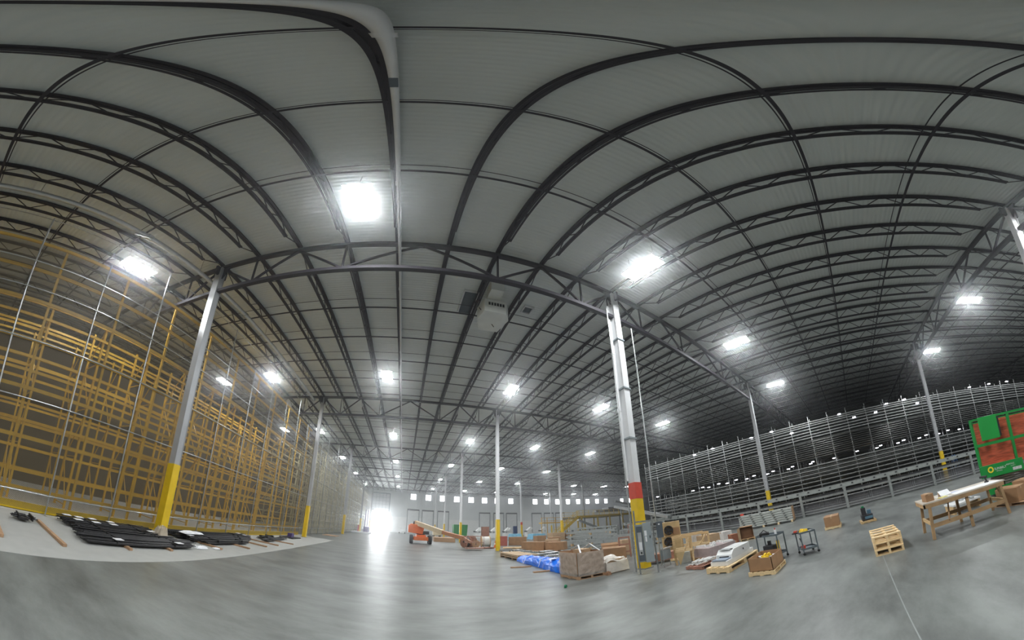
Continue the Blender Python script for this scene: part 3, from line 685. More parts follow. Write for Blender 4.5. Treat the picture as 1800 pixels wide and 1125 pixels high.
# thin scattering volume added to stand in for lens bloom round the lamps (box reaches past the walls and the open door)
hz = MB().box(X0 - 2, X1 + 2, YB - 2, YF + 95, -1.5, HT + 2)
hm = bpy.data.materials.new('thin_bloom_haze'); hm.use_nodes = True; hn = hm.node_tree; hn.nodes.clear()
ho = hn.nodes.new('ShaderNodeOutputMaterial'); hv = hn.nodes.new('ShaderNodeVolumeScatter')
hv.inputs['Density'].default_value = .0037; hv.inputs['Anisotropy'].default_value = .92; hv.inputs['Color'].default_value = (.94, .97, 1, 1)
hn.links.new(hv.outputs[0], ho.inputs['Volume'])
tag(hz.build('bloom_haze', hm), 'thin scattering air added for the bloom around the lamps', 'bloom_haze', kind='stuff')

# big wrapped carton
t = thing('wrapped_carton', 'tall cardboard bin wrapped in clear plastic with white straps over its open top', 'box', (5.58, 8.12, .06))
b = MB(); w = .015; b.box(-.5, .5, -.52, -.52 + w, .05, .74); b.box(-.5, .5, .52 - w, .52, .05, .78); b.box(-.5, -.5 + w, -.52, .52, .05, .76); b.box(.5 - w, .5, -.52, .52, .05, .76); b.box(-.5, .5, -.52, .52, .05, .07); b.build('carton_body', CARD, t)
b = MB(); b.grid(-.515, .515, 0, 1, 1, 1, lambda u, v: 0); b = MB()
for (ax, s) in (('x', -1), ('x', 1), ('y', -1), ('y', 1)):
    n = 8; vs = []; rnd = random.Random(3)
    for j in range(n + 1):
        for i in range(n + 1):
            a = -.52 + 1.04 * i / n; z = .0 + .76 * j / n; o_ = s * (.53 + .018 * rnd.random())
            vs.append((o_, a, z) if ax == 'x' else (a, o_, z))
    b.add(vs, [(j * (n + 1) + i, j * (n + 1) + i + 1, (j + 1) * (n + 1) + i + 1, (j + 1) * (n + 1) + i) for j in range(n) for i in range(n)], False)
b.build('plastic_wrap', WRAP, t)
b = MB()
for xx, tilt in ((-.15, .2), (.32, -.1)):
    b.beam((xx - tilt, -.5, .74), (xx, -.1, .98), .05, .008); b.beam((xx, -.1, .98), (xx + .1, .5, .78), .05, .008)
b.build('strap', PAPER, t)
MB().cbox(.12, .1, .62, .45, .4, .4, .4).build('inner_box', CARDL, t)
pallet('low pallet under the tall plastic-wrapped bin', 5.58, 8.12, 1.02, 1.05, 0, .1, WOODD)
for c in t.children:
    c.location.z += .04
t = thing('wrapped_carton', 'lower box draped in white plastic film, right of the tall wrapped bin', 'box', (6.66, 8.05, 0))
MB().box(-.42, .42, -.42, .42, .0, .46).build('carton_body', CARDL, t)
b = MB(); b.grid(-.48, .48, -.48, .48, 10, 10, lambda u, v: .50 + .07 * math.sin(7 * u + 3 * v) * math.cos(9 * v) - (.12 if u in (0, 1) or v in (0, 1) else 0), False)
for s in (-1, 1):
    b.add([(s * .48, -.48, .38), (s * .48, .48, .38), (s * .5, .5, .0), (s * .5, -.5, .0)], [(0, 1, 2, 3)]); b.add([(-.48, s * .48, .38), (.48, s * .48, .38), (.5, s * .5, .03), (-.5, s * .5, .03)], [(0, 1, 2, 3)])
b.build('plastic_film', WRAPW, t)
crumple('brown_rag', 'crumpled brown cardboard scrap between the two wrapped boxes', (6.14, 7.5, 0), .2, .18, .13, CARDIN, 'scrap', 9)
# blue tarp over the lumber
t = thing('tarp_bundle', 'bright blue tarpaulin wrapped round long goods on the floor', 'tarpaulin', (0, 0, 0))
rnd = random.Random(5); vs = []; ny, nx = 22, 12
for j in range(ny + 1):
    y = 9.05 + 5.3 * j / ny; f = j / ny; hgt = .50 - .2 * f; cx = 5.95 + .38 * f; hw = .52 - .1 * f
    for i in range(nx + 1):
        a = math.pi * (1 - i / nx); rr = 1 + .09 * (rnd.random() - .5) + .05 * math.sin(9 * f + i)
        vs.append((cx + math.cos(a) * hw * rr * 1.08, y + .05 * rnd.random(), max(.01, (max(0, math.sin(a)) ** .55) * hgt * rr * (.86 if j % 7 == 3 else 1))))
MB().add(vs, [(j * (nx + 1) + i, (j + 1) * (nx + 1) + i, (j + 1) * (nx + 1) + i + 1, j * (nx + 1) + i + 1) for j in range(ny) for i in range(nx)], False).build('tarp_sheet', TARP, t)
b = MB()
for y in (9.6, 11.3, 13.1): b.path([(5.42 + (y - 9) * .07, y, .05), (5.55 + (y - 9) * .07, y, .45 - (y - 9) * .035), (5.9 + (y - 9) * .07, y + .05, .57 - (y - 9) * .035)], .014)
b.build('white_tie', PAPER, t)
MB().cbox(5.72, 10.3, .46, .34, .28, .012, .3).build('white_patch', PAPER, t)
# long lumber skid
t = thing('lumber_skid', 'long low skid of timber running from the tarp to the white column', 'lumber', (0, 0, 0))
b = MB()
for k in range(6): b.box(5.98 + k * .2, 6.16 + k * .2, 14.45, 17.3, .10, .16); b.box(5.98 + k * .2, 6.16 + k * .2, 14.45, 17.3, .2, .3)
b.build('boards', mat('weathered_timber', (.46, .33, .20), .7, 0, .25, 5, stretch=(8, 1, 8)), t); b = MB()
for y in (14.5, 15.2, 16.3, 17.1): b.box(5.95, 7.2, y, y + .1, .0, .1); b.box(5.95, 7.2, y, y + .1, .16, .2)
b.build('bearers', WOODD, t)
for x0, y0, x1, y1, lb in ((4.6, 11.95, 5.5, 11.85, 'loose brown board end on the floor by the left half of the blue tarp'), (4.8, 10.15, 5.6, 10.1, 'loose brown board end on the floor under the blue tarp')):
    tag(MB().beam((x0, y0, .025), (x1, y1, .025), .12, .05).build('loose_board', WOODD), lb, 'board')
# roller assemblies and metal parts on the floor field behind the tarp
n_ = 0
RF = [(7.4, 11.4), (8.35, 11.3), (7.6, 12.7), (8.75, 13.4), (7.9, 14.2), (9.1, 14.8), (7.8, 15.6), (8.9, 16.0), (8.0, 17.0), (9.2, 17.3), (8.1, 18.4), (8.3, 19.9), (7.7, 21.0), (9.5, 12.6), (10.3, 15.9)]
r0 = None
for i, (x, y) in enumerate(RF):
    lb = 'roller rail section on the floor field behind the blue tarp, %s from the wrapped bin' % ORD[i]
    if r0 is None:
        r0 = thing('roller_section', lb, 'conveyor part', (x, y, 0), .3, 'roller sections behind the tarp')
        b = MB(); b.box(-.42, .42, -.32, -.27, .10, .22); b.box(-.42, .42, .27, .32, .10, .22); b.build('side_rail', GALVD, r0)
        b = MB(); [b.tube((-.36 + k * .12, -.27, .18), (-.36 + k * .12, .27, .18), .035, 8) for k in range(7)]; b.build('rollers', SILV, r0)
        b = MB(); b.box(-.35, -.28, -.3, .3, 0, .1); b.box(.28, .35, -.3, .3, 0, .1); b.build('bearers', WOOD, r0)
    else: dup(r0, (x, y, 0), random.uniform(-.5, .6), lb)
DR = None
for i, (x, y, z) in enumerate([(8.5, 12.4, 0), (8.1, 13.45, 0), (7.3, 13.5, 0), (8.4, 15.2, 0), (9.7, 15.4, 0), (7.7, 16.3, 0), (8.6, 17.9, 0), (8.1, 19.2, 0)]):
    lb = 'dark drive motor lying among the roller sections, %s from the wrapped bin' % ORD[i]
    if DR is None:
        DR = thing('drive_motor', lb, 'motor', (x, y, z), .5, 'drive motors behind the tarp'); MB().tube((-.15, 0, .1), (.15, 0, .1), .09, 12).build('motor_body', DARK, DR); MB().box(.12, .25, -.08, .08, .02, .18).build('gear_box', SILV, DR)
    else: dup(DR, (x, y, z), random.uniform(0, 3), lb)
# cardboard boxes behind
pallet('pallet under the long brown boxes behind the rollers', 10.0, 19.0, 2.0, 1.5, 0, .1, WOODD, -.7)
carton('long brown cardboard box behind the rollers, left of a pair', 9.75, 20.2, .1, 1.9, .8, .62, -.95)
carton('brown cardboard box right of the long one behind the rollers', 10.7, 18.6, .1, 1.4, .8, .58, -.9, m=CARD)
carton('brown cardboard box half hidden behind the tall wrapped bin', 8.65, 9.95, 0, 1.0, .7, .62, -.75)
carton('open brown cardboard box left of the strut frame', 9.6, 11.3, 0, .9, .8, .6, -.6, True)
carton('small pale carton standing beside the open carton by the panels', 10.45, 11.2, 0, .5, .5, .8, -.3, m=CARDL)
carton('wide low carton beyond the rollers, beside the white column', 12.2, 29.5, 0, 1.9, 1.0, .9, -.4)
carton('pinkish red carton beside the yellow foot of the white column', 10.6, 29.6, 0, .8, .8, 1.0, -.3, m=mat('red_carton', (.42, .12, .09), .7))
pallet('flat pallet of boards right of the white column foot', 9.9, 24.2, 2.4, 1.3, 0, .12, WOOD, -.35)
t = thing('traffic_cone', 'orange traffic cone left of the white column foot', 'cone', (8.75, 26.6, 0)); MB().tube((0, 0, .03), (0, 0, .72), .17, 14, .03).build('cone_body', ORG, t); MB().box(-.2, .2, -.2, .2, 0, .03).build('cone_base', ORG, t); MB().tube((0, 0, .3), (0, 0, .42), .125, 14, .1).build('reflective_band', PAPER, t)
# cable reels
def reel(label, x, y, R, Wd, m, mw, rz=0.0):
    t = thing('cable_reel', label, 'cable reel', (x, y, 0), rz)
    MB().tube((-Wd / 2, 0, R), (Wd / 2, 0, R), R * .86, 20).build('cable_winding', m, t)
    for s in (-1, 1): MB().disc((s * Wd / 2, 0, R), R, .05, 20, 'x').build('flange', mw, t)
    MB().disc((-Wd / 2 - .03, 0, R), R * .18, .04, 12, 'x').build('hub', DARK, t)
    return t
reel('large reel of white cable on its side beside the orange cone', 7.95, 27.3, .56, .8, REELW, WOOD, -.1)
reel('brown wooden cable reel, leftmost of the reels behind the boom basket', 6.0, 27.2, .55, .45, mat('dark_cable', (.08, .07, .07), .5), COPPER, .5)
reel('brown wooden cable reel, second behind the boom basket', 6.7, 28.0, .55, .45, mat('dark_cable2', (.10, .08, .07), .5), COPPER, .9)
reel('small brown reel right in front of the pile of reels', 6.85, 26.6, .36, .35, mat('dark_cable3', (.10, .08, .07), .5), WOODD, 1.2)
pallet('reddish pallet lying in front of the white cable reel', 7.3, 25.6, 1.6, 1.0, 0, .1, COPPER, .2)
# dumpster etc.
t = thing('waste_bin', 'green steel skip behind the yellow column foot', 'skip', (10.9, 55, 0)); MB().add([(-1.2, -.9, .3), (1.2, -.9, .3), (1.2, .9, .3), (-1.2, .9, .3), (-1.35, -1, 2.6), (1.35, -1, 2.6), (1.35, 1, 2.6), (-1.35, 1, 2.6)], [(0, 3, 2, 1), (0, 1, 5, 4), (1, 2, 6, 5), (2, 3, 7, 6), (3, 0, 4, 7), (4, 5, 6, 7)]).build('skip_body', DGRN, t)
b = MB(); [b.box(x, x + .1, -1.02, -.9, .3, 2.5) for x in (-.9, 0, .8)]; b.build('rib', DGRN, t); MB().box(-1.3, 1.3, -.9, .9, 0, .3).build('skid_base', DARK, t)
truck('cream utility cart right of the boom lift, by the far wall', 7.1, 60, CREAM, .9)
tag(MB().prism([(4.2, 38), (6.8, 37), (7.0, 41), (4.4, 42)], 0, .55).build('board_pile', WOODD), 'low brown pile of boards beyond the boom', 'boards')
wm = None
for i, x in enumerate((15.9, 19.2, 22.3, 27.6, 31.2)):
    lb = 'white stretch-wrapping machine by the dock doors, %s from the left' % ORD[i]
    if wm is None:
        wm = thing('wrapping_machine', lb, 'machine', (x, 60, 0), 0, 'white machines by the dock doors'); MB().box(-.8, .8, -.8, .8, 0, 1.0).build('machine_base', WHT, wm); b = MB(); b.prismx([(-.8, 1.3), (.5, 1.5), (.8, 2.1), (.3, 2.2)], -.5, .5); b.build('hood', WHT, wm); MB().box(-1.0, -.5, -.4, .4, 1.2, 1.45).build('feed_arm', DARK, wm)
    else: dup(wm, (x, 60, 0), None, lb)
tag(MB().box(13.9, 15.1, 49.5, 50.5, 0, 2.25).build('red_crate', COPPER), 'tall reddish brown crate in front of the dock doors', 'crate')
tag(MB().box(27.8, 28.7, 69.5, 70.2, 0, 2.6).build('blue_cabinet', mat('navy_paint', (.03, .06, .16), .5)), 'dark blue cabinet left of the red-banded column', 'cabinet')
for x0, x1, y0, y1, h, lb in ((16.5, 18.2, 42, 44, 1.05, 'pale blue sheeted load left of the red-banded column'), (19.4, 21.9, 41, 43, .95, 'pale blue sheeted load right of the red-banded column')):
    t = thing('sheeted_load', lb, 'load', ((x0 + x1) / 2, (y0 + y1) / 2, 0)); a = (x1 - x0) / 2; c = (y1 - y0) / 2
    MB().add([(-a, -c, .1), (a, -c, .1), (a, c, .1), (-a, c, .1), (-a * .85, -c * .85, h), (a * .85, -c * .85, h), (a * .85, c * .85, h), (-a * .85, c * .85, h)], [(0, 3, 2, 1), (0, 1, 5, 4), (1, 2, 6, 5), (2, 3, 7, 6), (3, 0, 4, 7), (4, 5, 6, 7)]).build('blue_sheet', LBLUE, t)
    MB().box(-a, a, -c, c, 0, .1).build('skid', WOODD, t)
for i, (x, y, sx, sy, h, m_, lb) in enumerate(((18.4, 36.5, 1.4, 1.2, .75, CARD, 'brown carton between the two blue sheeted loads'), (20.9, 36.2, 2.0, 1.4, 1.05, CARDL, 'pale carton stack left of the grey conveyor stacks'), (23.3, 36.0, 2.0, 1.4, .95, CARD, 'brown carton stack in front of the yellow stairs'), (17.8, 31.5, 1.5, 1.2, .6, CARD, 'low brown carton before the grey conveyor stacks'), (15.4, 27.6, 1.4, 1.1, .55, CARDL, 'low pale carton left of the grey conveyor stacks'), (13.9, 25.0, 1.2, 1.0, .5, CARD, 'low brown carton behind the roller field'), (12.4, 22.2, 1.0, .8, .5, CARD, 'small brown carton at the right of the long box pair'))):
    carton(lb, x, y, .0, sx, sy, h, random.uniform(-.6, .2), False, m_, tape=True)
# grey conveyor stacks in the middle
def conv_stack(label, x, y, L, levels, rz):
    t = thing('conveyor_stack', label, 'conveyor sections', (x, y, 0), rz); dz = .33
    for k in range(levels):
        z = .08 + k * dz; b = MB(); b.box(-L / 2, L / 2, -.45, -.41, z, z + .13); b.box(-L / 2, L / 2, .41, .45, z, z + .13)
        b.box(-L / 2, -L / 2 + .05, -.45, .45, z, z + .13); b.box(L / 2 - .05, L / 2, -.45, .45, z, z + .13)
        for i in range(int(L / .8)): b.box(-L / 2 + .3 + i * .8, -L / 2 + .36 + i * .8, -.41, .41, z, z + .05)
        b.build('conveyor_section', STK, t)
        b = MB()
        for i in range(int(L / .22)): b.tube((-L / 2 + .15 + i * .22, -.41, z + .09), (-L / 2 + .15 + i * .22, .41, z + .09), .03, 6)
        b.build('rollers', PANELD, t)
        if k:
            b = MB()
            for x_ in (-L * .4, 0, L * .4): b.box(x_ - .05, x_ + .05, -.44, .44, z - dz + .13, z)
            b.build('spacer', WOOD if k % 2 else STK, t)
    b = MB(); [b.box(x_ - .05, x_ + .05, -.45, .45, 0, .08) for x_ in (-L * .4, 0, L * .4)]; b.build('bearers', WOOD, t)
STK = mat('conveyor_frame_grey', (.36, .38, .37), .45, .2, .1, 4)
def support_stand(label, x, y, rz, h, w=.8, m_=None):
    t = thing('support_stand', label, 'stand', (x, y, 0), rz); m_ = m_ or STK
    for s_ in (-1, 1): MB().box(s_ * w / 2 - .03, s_ * w / 2 + .03, -.03, .03, 0, h).build('leg', m_, t)
    for z in (.25, h * .6, h - .06): MB().box(-w / 2, w / 2, -.025, .025, z, z + .06).build('cross_bar', m_, t)
SSD = 'behind the wrapped bins and left of the panel column'
for i, (x, y, h) in enumerate(((10.6, 12.4, 1.1), (11.5, 12.0, 1.3), (12.3, 11.2, 1.2), (11.0, 10.6, 1.0), (13.2, 13.0, 1.5), (14.5, 12.2, 1.5), (12.6, 15.6, 1.3), (16.3, 15.0, 1.6))):
    support_stand('grey conveyor support stand behind the wrapped bins, %s in the cluster' % ORD[i], x, y, -.75 + .1 * (i % 3), h, .7 + .1 * (i % 2))
for i, (x, y, h) in enumerate(((10.2, 9.6, 1.15), (9.7, 10.4, 1.0), (16.8, 17.0, 1.5))):
    support_stand('reddish brown timber upright frame, %s from the front, left of the panel column' % ORD[i], x, y, -.6, h, .5, COPPER)
conv_stack('stack of grey conveyor sections behind the tall wrapped bin, lowest one', 13.6, 18.2, 3.8, 2, -.75)
conv_stack('stack of grey conveyor sections in the middle of the storage floor', 15.8, 21.2, 4.4, 4, -.75)
conv_stack('stack of grey conveyor sections behind the middle stack', 18.6, 25.2, 4.6, 5, -.8)
conv_stack('stack of grey conveyor sections left of the panel column', 14.6, 14.2, 3.2, 3, -.8)
conv_stack('long grey conveyor stack at the foot of the yellow platform', 23.0, 29.5, 5.5, 5, -.75)
conv_stack('short grey conveyor stack beside the orange-brown frames', 11.4, 14.0, 2.2, 3, -.6)
def incline(label, p, q, w=.6, m_=GALVD):
    t = thing('incline_conveyor', label, 'conveyor', (0, 0, 0)); p, q = Vector(p), Vector(q)
    MB().beam(p, q, w, .22).build('conveyor_bed', m_, t); d = (q - p)
    for f in (.1, .5, .9):
        c = p + d * f
        if c.z > .5: MB().tube((c.x, c.y, 0), (c.x, c.y, c.z - .1), .04, 6).build('leg', m_, t)
incline('grey conveyor sloping down in front of the yellow platform', (23.3, 34, 2.65), (29.2, 34, .4), .5)
incline('grey conveyor sloping down past the red-banded panel column to the long line', (19.0, 21.0, 3.3), (19.0, 14.6, 1.7), .6, GALV)

# ------------------------------------------------------------------ yellow mezzanine with stairs
def mezz():
    t = thing('mezzanine', 'yellow steel platform with guard rails and stairs in front of the far wall', 'platform', (0, 0, 0))
    y0, y1 = 50, 56
    MB().box(34.0, 53, y0, y1, 3.62, 3.8).build('deck', PANELD, t)
    b = MB(); b.box(33.9, 53.1, y0 - .12, y0, 3.5, 3.95); b.box(33.9, 53.1, y1, y1 + .12, 3.5, 3.95); b.build('edge_beam', YEL, t)
    xs = [34.2 + 1.45 * k for k in range(14)]; r = MB()
    for x in xs: r.box(x - .04, x + .04, y0 - .1, y0 - .02, 3.9, 5.0)
    for z in (4.4, 4.98): r.box(34.0, 53.1, y0 - .1, y0 - .04, z, z + .06)
    for x in xs[::2]: r.box(x - .04, x + .04, y1, y1 + .08, 3.9, 5.0)
    for z in (4.4, 4.98): r.box(34.0, 53.1, y1, y1 + .06, z, z + .06)
    r.build('guard_rail', YEL, t)
    for x in (34.2, 35.2, 39.5, 43.0, 47.0, 51.5):
        for y in (y0, y1): MB().box(x - .11, x + .11, y - .11, y + .11, 0, 3.62).build('leg', YEL if x < 48 else GALVD, t)
    s = MB(); n = 14
    for yy in (y0 - .9, y0 - .1): s.beam((28.6, yy, .2), (34.0, yy, 3.7), .08, .28)
    s.build('stair_stringer', YEL, t); s = MB()
    for k in range(n): f = k / n; s.box(28.7 + f * 5.3, 29.0 + f * 5.3, y0 - .9, y0 - .1, .3 + f * 3.4, .35 + f * 3.4)
    s.build('stair_tread', DARK, t); s = MB()
    for yy in (y0 - .95, y0 - .05):
        s.beam((28.4, yy, 1.25), (34.0, yy, 4.9), .06); s.beam((28.4, yy, .8), (34.0, yy, 4.4), .05)
        for k in range(6): f = k / 5; s.box(28.4 + f * 5.6 - .03, 28.4 + f * 5.6 + .03, yy - .03, yy + .03, .2 + f * 3.4, 1.25 + f * 3.65)
    s.build('stair_rail', YEL, t)
    # lower landing frame on the left
    w = MB()
    for x in (27.0, 28.3, 30.2, 31.8, 33.6): w.box(x - .05, x + .05, 52.4, 52.5, 0, 3.9)
    for z in (3.2, 3.85): w.box(27.0, 34, 52.4, 52.5, z, z + .07)
    w.box(27.0, 34, 52.2, 53.6, 2.75, 2.95)
    w.build('side_landing', RYEL, t)
    c = MB(); c.box(40, 52.5, 51, 52.2, 4.6, 5.0); c.box(45, 52.5, 52.5, 55, 5.2, 5.7); c.beam((46, 51, 6.9), (53, 51, 5.6), .4); c.build('upper_conveyor', GALVD, t)
mezz()

# ------------------------------------------------------------------ right: grey shelving racks
GY = [1.17 - 1.655 * k for k in range(-12, 22)]
TOPL = [7.3, 7.13, 6.96, 6.72, 6.47, 6.22, 6.0]; MIDL = [5.62, 5.45, 5.28, 5.11, 4.94, 4.77, 4.6, 4.43, 4.26]; LOWL = [3.62, 3.29, 2.98, 2.69, 2.35, 2.0, 1.72]; BOT = [1.2, .7, .25]
def grey_rack(label, x, dz=0, detail=True):
    t = thing('shelving_rack', label, 'rack', (x, 0, 0)); b = MB(); w = .05
    for xx in (0, 1.1):
        b.box(xx - w / 2, xx + w / 2, -w / 2, w / 2, 0, 7.78)
    for k in range(8): b.beam((0, 0, .4 + k * .9), (1.1, 0, .85 + k * .9), .02)
    b.box(-.06, .06, -.06, .06, 0, .01)
    me = b.mesh('upright_frame', GALV)
    y0, y1 = min(GY), max(GY)
    for y in GY: inst('upright_frame', me, t, (0, y, 0))
    for z in TOPL + MIDL + LOWL + BOT:
        q = MB(); h = .045 if z in MIDL else .06
        q.box(-.05, -.02, y0, y1, z - h, z + .01); q.box(1.12, 1.15, y0, y1, z - h, z + .01); q.box(-.02, 1.12, y0, y1, z - .012, z); q.build('shelf', SHELF if z in MIDL or z in BOT else GALVD, t)
    return t
grey_rack('front run of tall galvanised shelving racks behind the conveyor', 24.0)
grey_rack('second run of tall galvanised shelving racks across the first aisle', 26.9)
grey_rack('third run of tall galvanised shelving racks', 29.9)
grey_rack('rearmost run of tall galvanised shelving racks', 34)

# conveyor line in front of the racks
def conveyor_line():
    t = thing('conveyor_line', 'long raised grey conveyor running the whole length of the grey racks', 'conveyor', (19.7, 0, 0))
    y0, y1 = -24, 21
    a = MB(); a.box(0, .05, y0, y1, 1.42, 1.66); a.box(.85, .9, y0, y1, 1.42, 1.66); a.build('side_rail', mat('conveyor_rail', (.34, .365, .35), .4, .3, .12, 4), t)
    MB().box(.05, .85, y0, y1, 1.5, 1.6).build('belt', DARK, t)
    b = MB(); b.box(.0, .06, y0, y1, 1.0, 1.14); b.box(.84, .9, y0, y1, 1.0, 1.14); b.build('return_rail', GALVD, t)
    b = MB(); y = y0
    while y < y1: b.box(-.03, .0, y, y + .12, 1.54, 1.62); y += .78
    b.build('bolt_clamp', DARK, t)
    b = MB(); b.box(.1, .8, y0, y1, 1.15, 1.22)
    b.build('cable_tray', DARK, t)
    lm = MB(); lm.box(-.02, .1, -.09, .09, 0, 1.5); lm.box(.82, .92, -.09, .09, 0, 1.5); lm.box(-.02, .92, -.05, .05, 1.3, 1.4); lme = lm.mesh('leg', mat('conveyor_leg', (.31, .33, .32), .4, .3, .1, 4))
    y = .85
    ys = [.85 + 3.15 * k for k in range(-7, 8)]
    for y in ys: inst('leg', lme, t, (0, y, 0))
    b = MB()
    for z in (.12, .3): b.box(.02, .05, y0, y1, z, z + .035)
    b.box(.02, .05, y0, y1, .82, .86)
    b.build('lower_rail', SILV, t)
    b = MB(); b.add([(.45, y0, .05), (.45, y1, .05), (.45, y1, .84), (.45, y0, .84)], [(0, 1, 2, 3)]); b.build('mesh_guard', mat('fine_mesh_grey', (.22, .22, .23), .6, .2, .2, 12, alpha=.7), t)
    b = MB()
    for k in range(20):
        y = -18 + k * 1.7 + random.random() * .6
        for j in range(3): b.tube((.2 + .1 * j, y + .12 * j, .3), (.2 + .1 * j, y + .12 * j, 1.35), .012, 5)
    b.build('drop_cable', GALV, t)
conveyor_line()
t = thing('ladder', 'faint blue stepladder behind the conveyor, left of the green lift', 'ladder', (21.2, -8.1, 0), .5)
b = MB(); b.beam((-.25, 0, 0), (-.12, .35, 1.75), .05); b.beam((.25, 0, 0), (.12, .35, 1.75), .05); b.beam((-.25, .75, 0), (-.12, .4, 1.75), .04); b.beam((.25, .75, 0), (.12, .4, 1.75), .04); b.build('stile', mat('ladder_blue', (.06, .16, .36), .5), t)
b = MB(); [b.box(-.22, .22, .06 * k, .06 * k + .06, .3 * k, .3 * k + .03) for k in range(1, 6)]; b.build('step', SILV, t)

# stack of white profiles on bearers
t = thing('profile_stack', 'long stack of white slotted steel profiles in front of the conveyor', 'steel profiles', (18.35, 6.25, 0), .12)
for k in range(6):
    MB().box(-.4, .4, -1.8, 1.8, .12 + k * .14, .235 + k * .14).build('profile_layer', mat('profile_white', (.52, .55, .52), .35, .2, .08, 4), t)
b = MB()
for k in range(6):
    for j in range(5): b.box(-.415, -.4, -1.5 + j * .72 + .05 * k, -1.36 + j * .72 + .05 * k, .17 + k * .14, .215 + k * .14)
b.build('slot', BLK, t)
b = MB(); [b.box(-.45, .45, y - .06, y + .06, 0, .12) for y in (-1.7, -.8, .2, 1.6)]; b.build('bearers', WOODB, t); MB().box(-.42, .42, -1.87, -1.82, .1, .98).build('end_board', WOODD, t)
MB().box(-.2, .0, 1.5, 1.7, .96, 1.08).build('red_tag', RED, t)

# ------------------------------------------------------------------ fan crate, timber frames, carts, machine
t = thing('fan_crate', 'tall plywood crate holding two black fans, right of the switch box', 'crate', (10.0, 7.75, 0), math.atan2(-.68, .53))
MB().box(-.42, .42, 0, .6, .04, 1.46).build('crate_body', PLY, t); MB().box(-.45, .45, -.02, .62, 0, .06).build('crate_skid', WOODD, t)
for z, x in ((1.12, -.08), (.62, -.14)):
    f = MB().ring((x, -.05, z), .2, .16, .1, 20, 'y').build('fan_ring', BLK, t); q = MB()
    for k in range(5): a = k * 1.2566; q.beam((x, -.05, z), (x + .16 * math.cos(a), -.06, z + .16 * math.sin(a)), .09, .012, (0, 1, 0))
    q.disc((x, -.06, z), .05, .08, 12); q.build('fan_blade', DARK, f)
MB().box(-.42, .42, -.015, 0, .82, .9).build('crate_rail', WOOD, t); MB().box(.1, .38, -.03, .0, .9, 1.2).build('patch_board', CARD, t)
carton('reddish brown long carton low on the floor in front of the fan crate', 8.7, 7.2, .08, 1.3, .5, .28, -.5, m=COPPER)
pallet('small yellow timber pallet right of the panel column foot', 9.1, 6.85, .8, .4, 0, .09, WOODB, .3)
def timber_frame(label, x, y, rz, w, d, h, top=True):
    t = thing('timber_stand', label, 'timber stand', (x, y, 0), rz); T = .045
    for sx in (-1, 1):
        for sy in (-1, 1): MB().beam((sx * w / 2, sy * d / 2, 0), (sx * w / 2, sy * d / 2, h), T * 1.4).build('leg', WOOD, t)
    for sy in (-1, 1): MB().beam((-w / 2, sy * d / 2, h - .03), (w / 2, sy * d / 2, h - .03), T, .07).build('top_rail', WOOD, t); MB().beam((-w / 2, sy * (d / 2 + .03), h * .5), (w / 2, sy * (d / 2 + .03), h * .5), T, .08).build('mid_rail', WOODB, t)
    for sx in (-1, 1): MB().beam((sx * w / 2, -d / 2, h - .1), (sx * w / 2, d / 2, h - .1), T, .07).build('cross_rail', WOOD, t)
    MB().beam((w * .05, -d / 2 - .05, h * .5), (w * .42, -d / 2 - .05, h - .05), T).build('brace', WOOD, t)
    return t
t = timber_frame('pale timber stand with diagonal brace at the front of the goods, tallest', 8.35, 6.05, math.atan2(-.5, .42), .58, .6, .95)
MB().add([(-.3, -.42, .45), (.02, -.42, .45), (-.18, -.44, 0)], [(0, 1, 2)]).build('gusset_panel', PLY, t); MB().add([(.3, -.3, .4), (.5, .1, .62), (.5, .15, .55), (.3, -.25, .3)], [(0, 1, 2, 3)]).build('side_board', WOODB, t)
timber_frame('wider timber stand behind and right of the tallest stand', 9.9, 6.5, math.atan2(-.5, .6), .9, .7, .9)
carton('grey-white box under the braced timber stand', 8.45, 6.1, 0, .32, .3, .38, -.6, m=mat('grey_box', (.45, .46, .42), .6))
t = thing('bubble_stack', 'mauve plastic-wrapped pallet load with white fittings on top', 'load', (9.35, 5.35, 0), -.2)
MB().box(-.75, .75, -.4, .4, .1, .42).build('wrapped_load', mat('mauve_wrap', (.42, .34, .34), .35, 0, .15, 6), t); MB().box(-.8, .8, -.45, .45, 0, .1).build('pallet_base', WOODD, t)
b = MB(); [b.cbox(random.uniform(-.7, .7), random.uniform(-.35, .35), .45, random.uniform(.1, .4), .08, .06, random.random() * 3) for _ in range(12)]; b.build('white_fittings', WHT, t)
for i, (x, y, sx, sy, h, m_, lb) in enumerate(((11.6, 6.9, .9, .6, .62, CARDL, 'pale slanted carton behind the timber stands'), (12.35, 6.0, .35, .35, .42, mat('rust_box', (.30, .11, .06), .7), 'small rust-brown box left of the open carton'), (11.3, 5.9, .5, .4, .3, mat('grey_carton', (.45, .45, .44), .7), 'grey carton low in front of the white box'), (13.6, 7.05, .55, .5, .5, mat('white_carton', (.66, .63, .60), .6), 'small white carton standing behind the grey carton'), (12.9, 8.3, .9, .7, .6, mat('white_carton2', (.60, .54, .48), .6), 'tilted off-white carton farther back left of the small white carton'), (10.5, 5.3, .45, .4, .3, CARD, 'small brown carton beside the wider timber stand'))):
    carton(lb, x, y, 0, sx, sy, h, -.5, False, m_, tape=True)
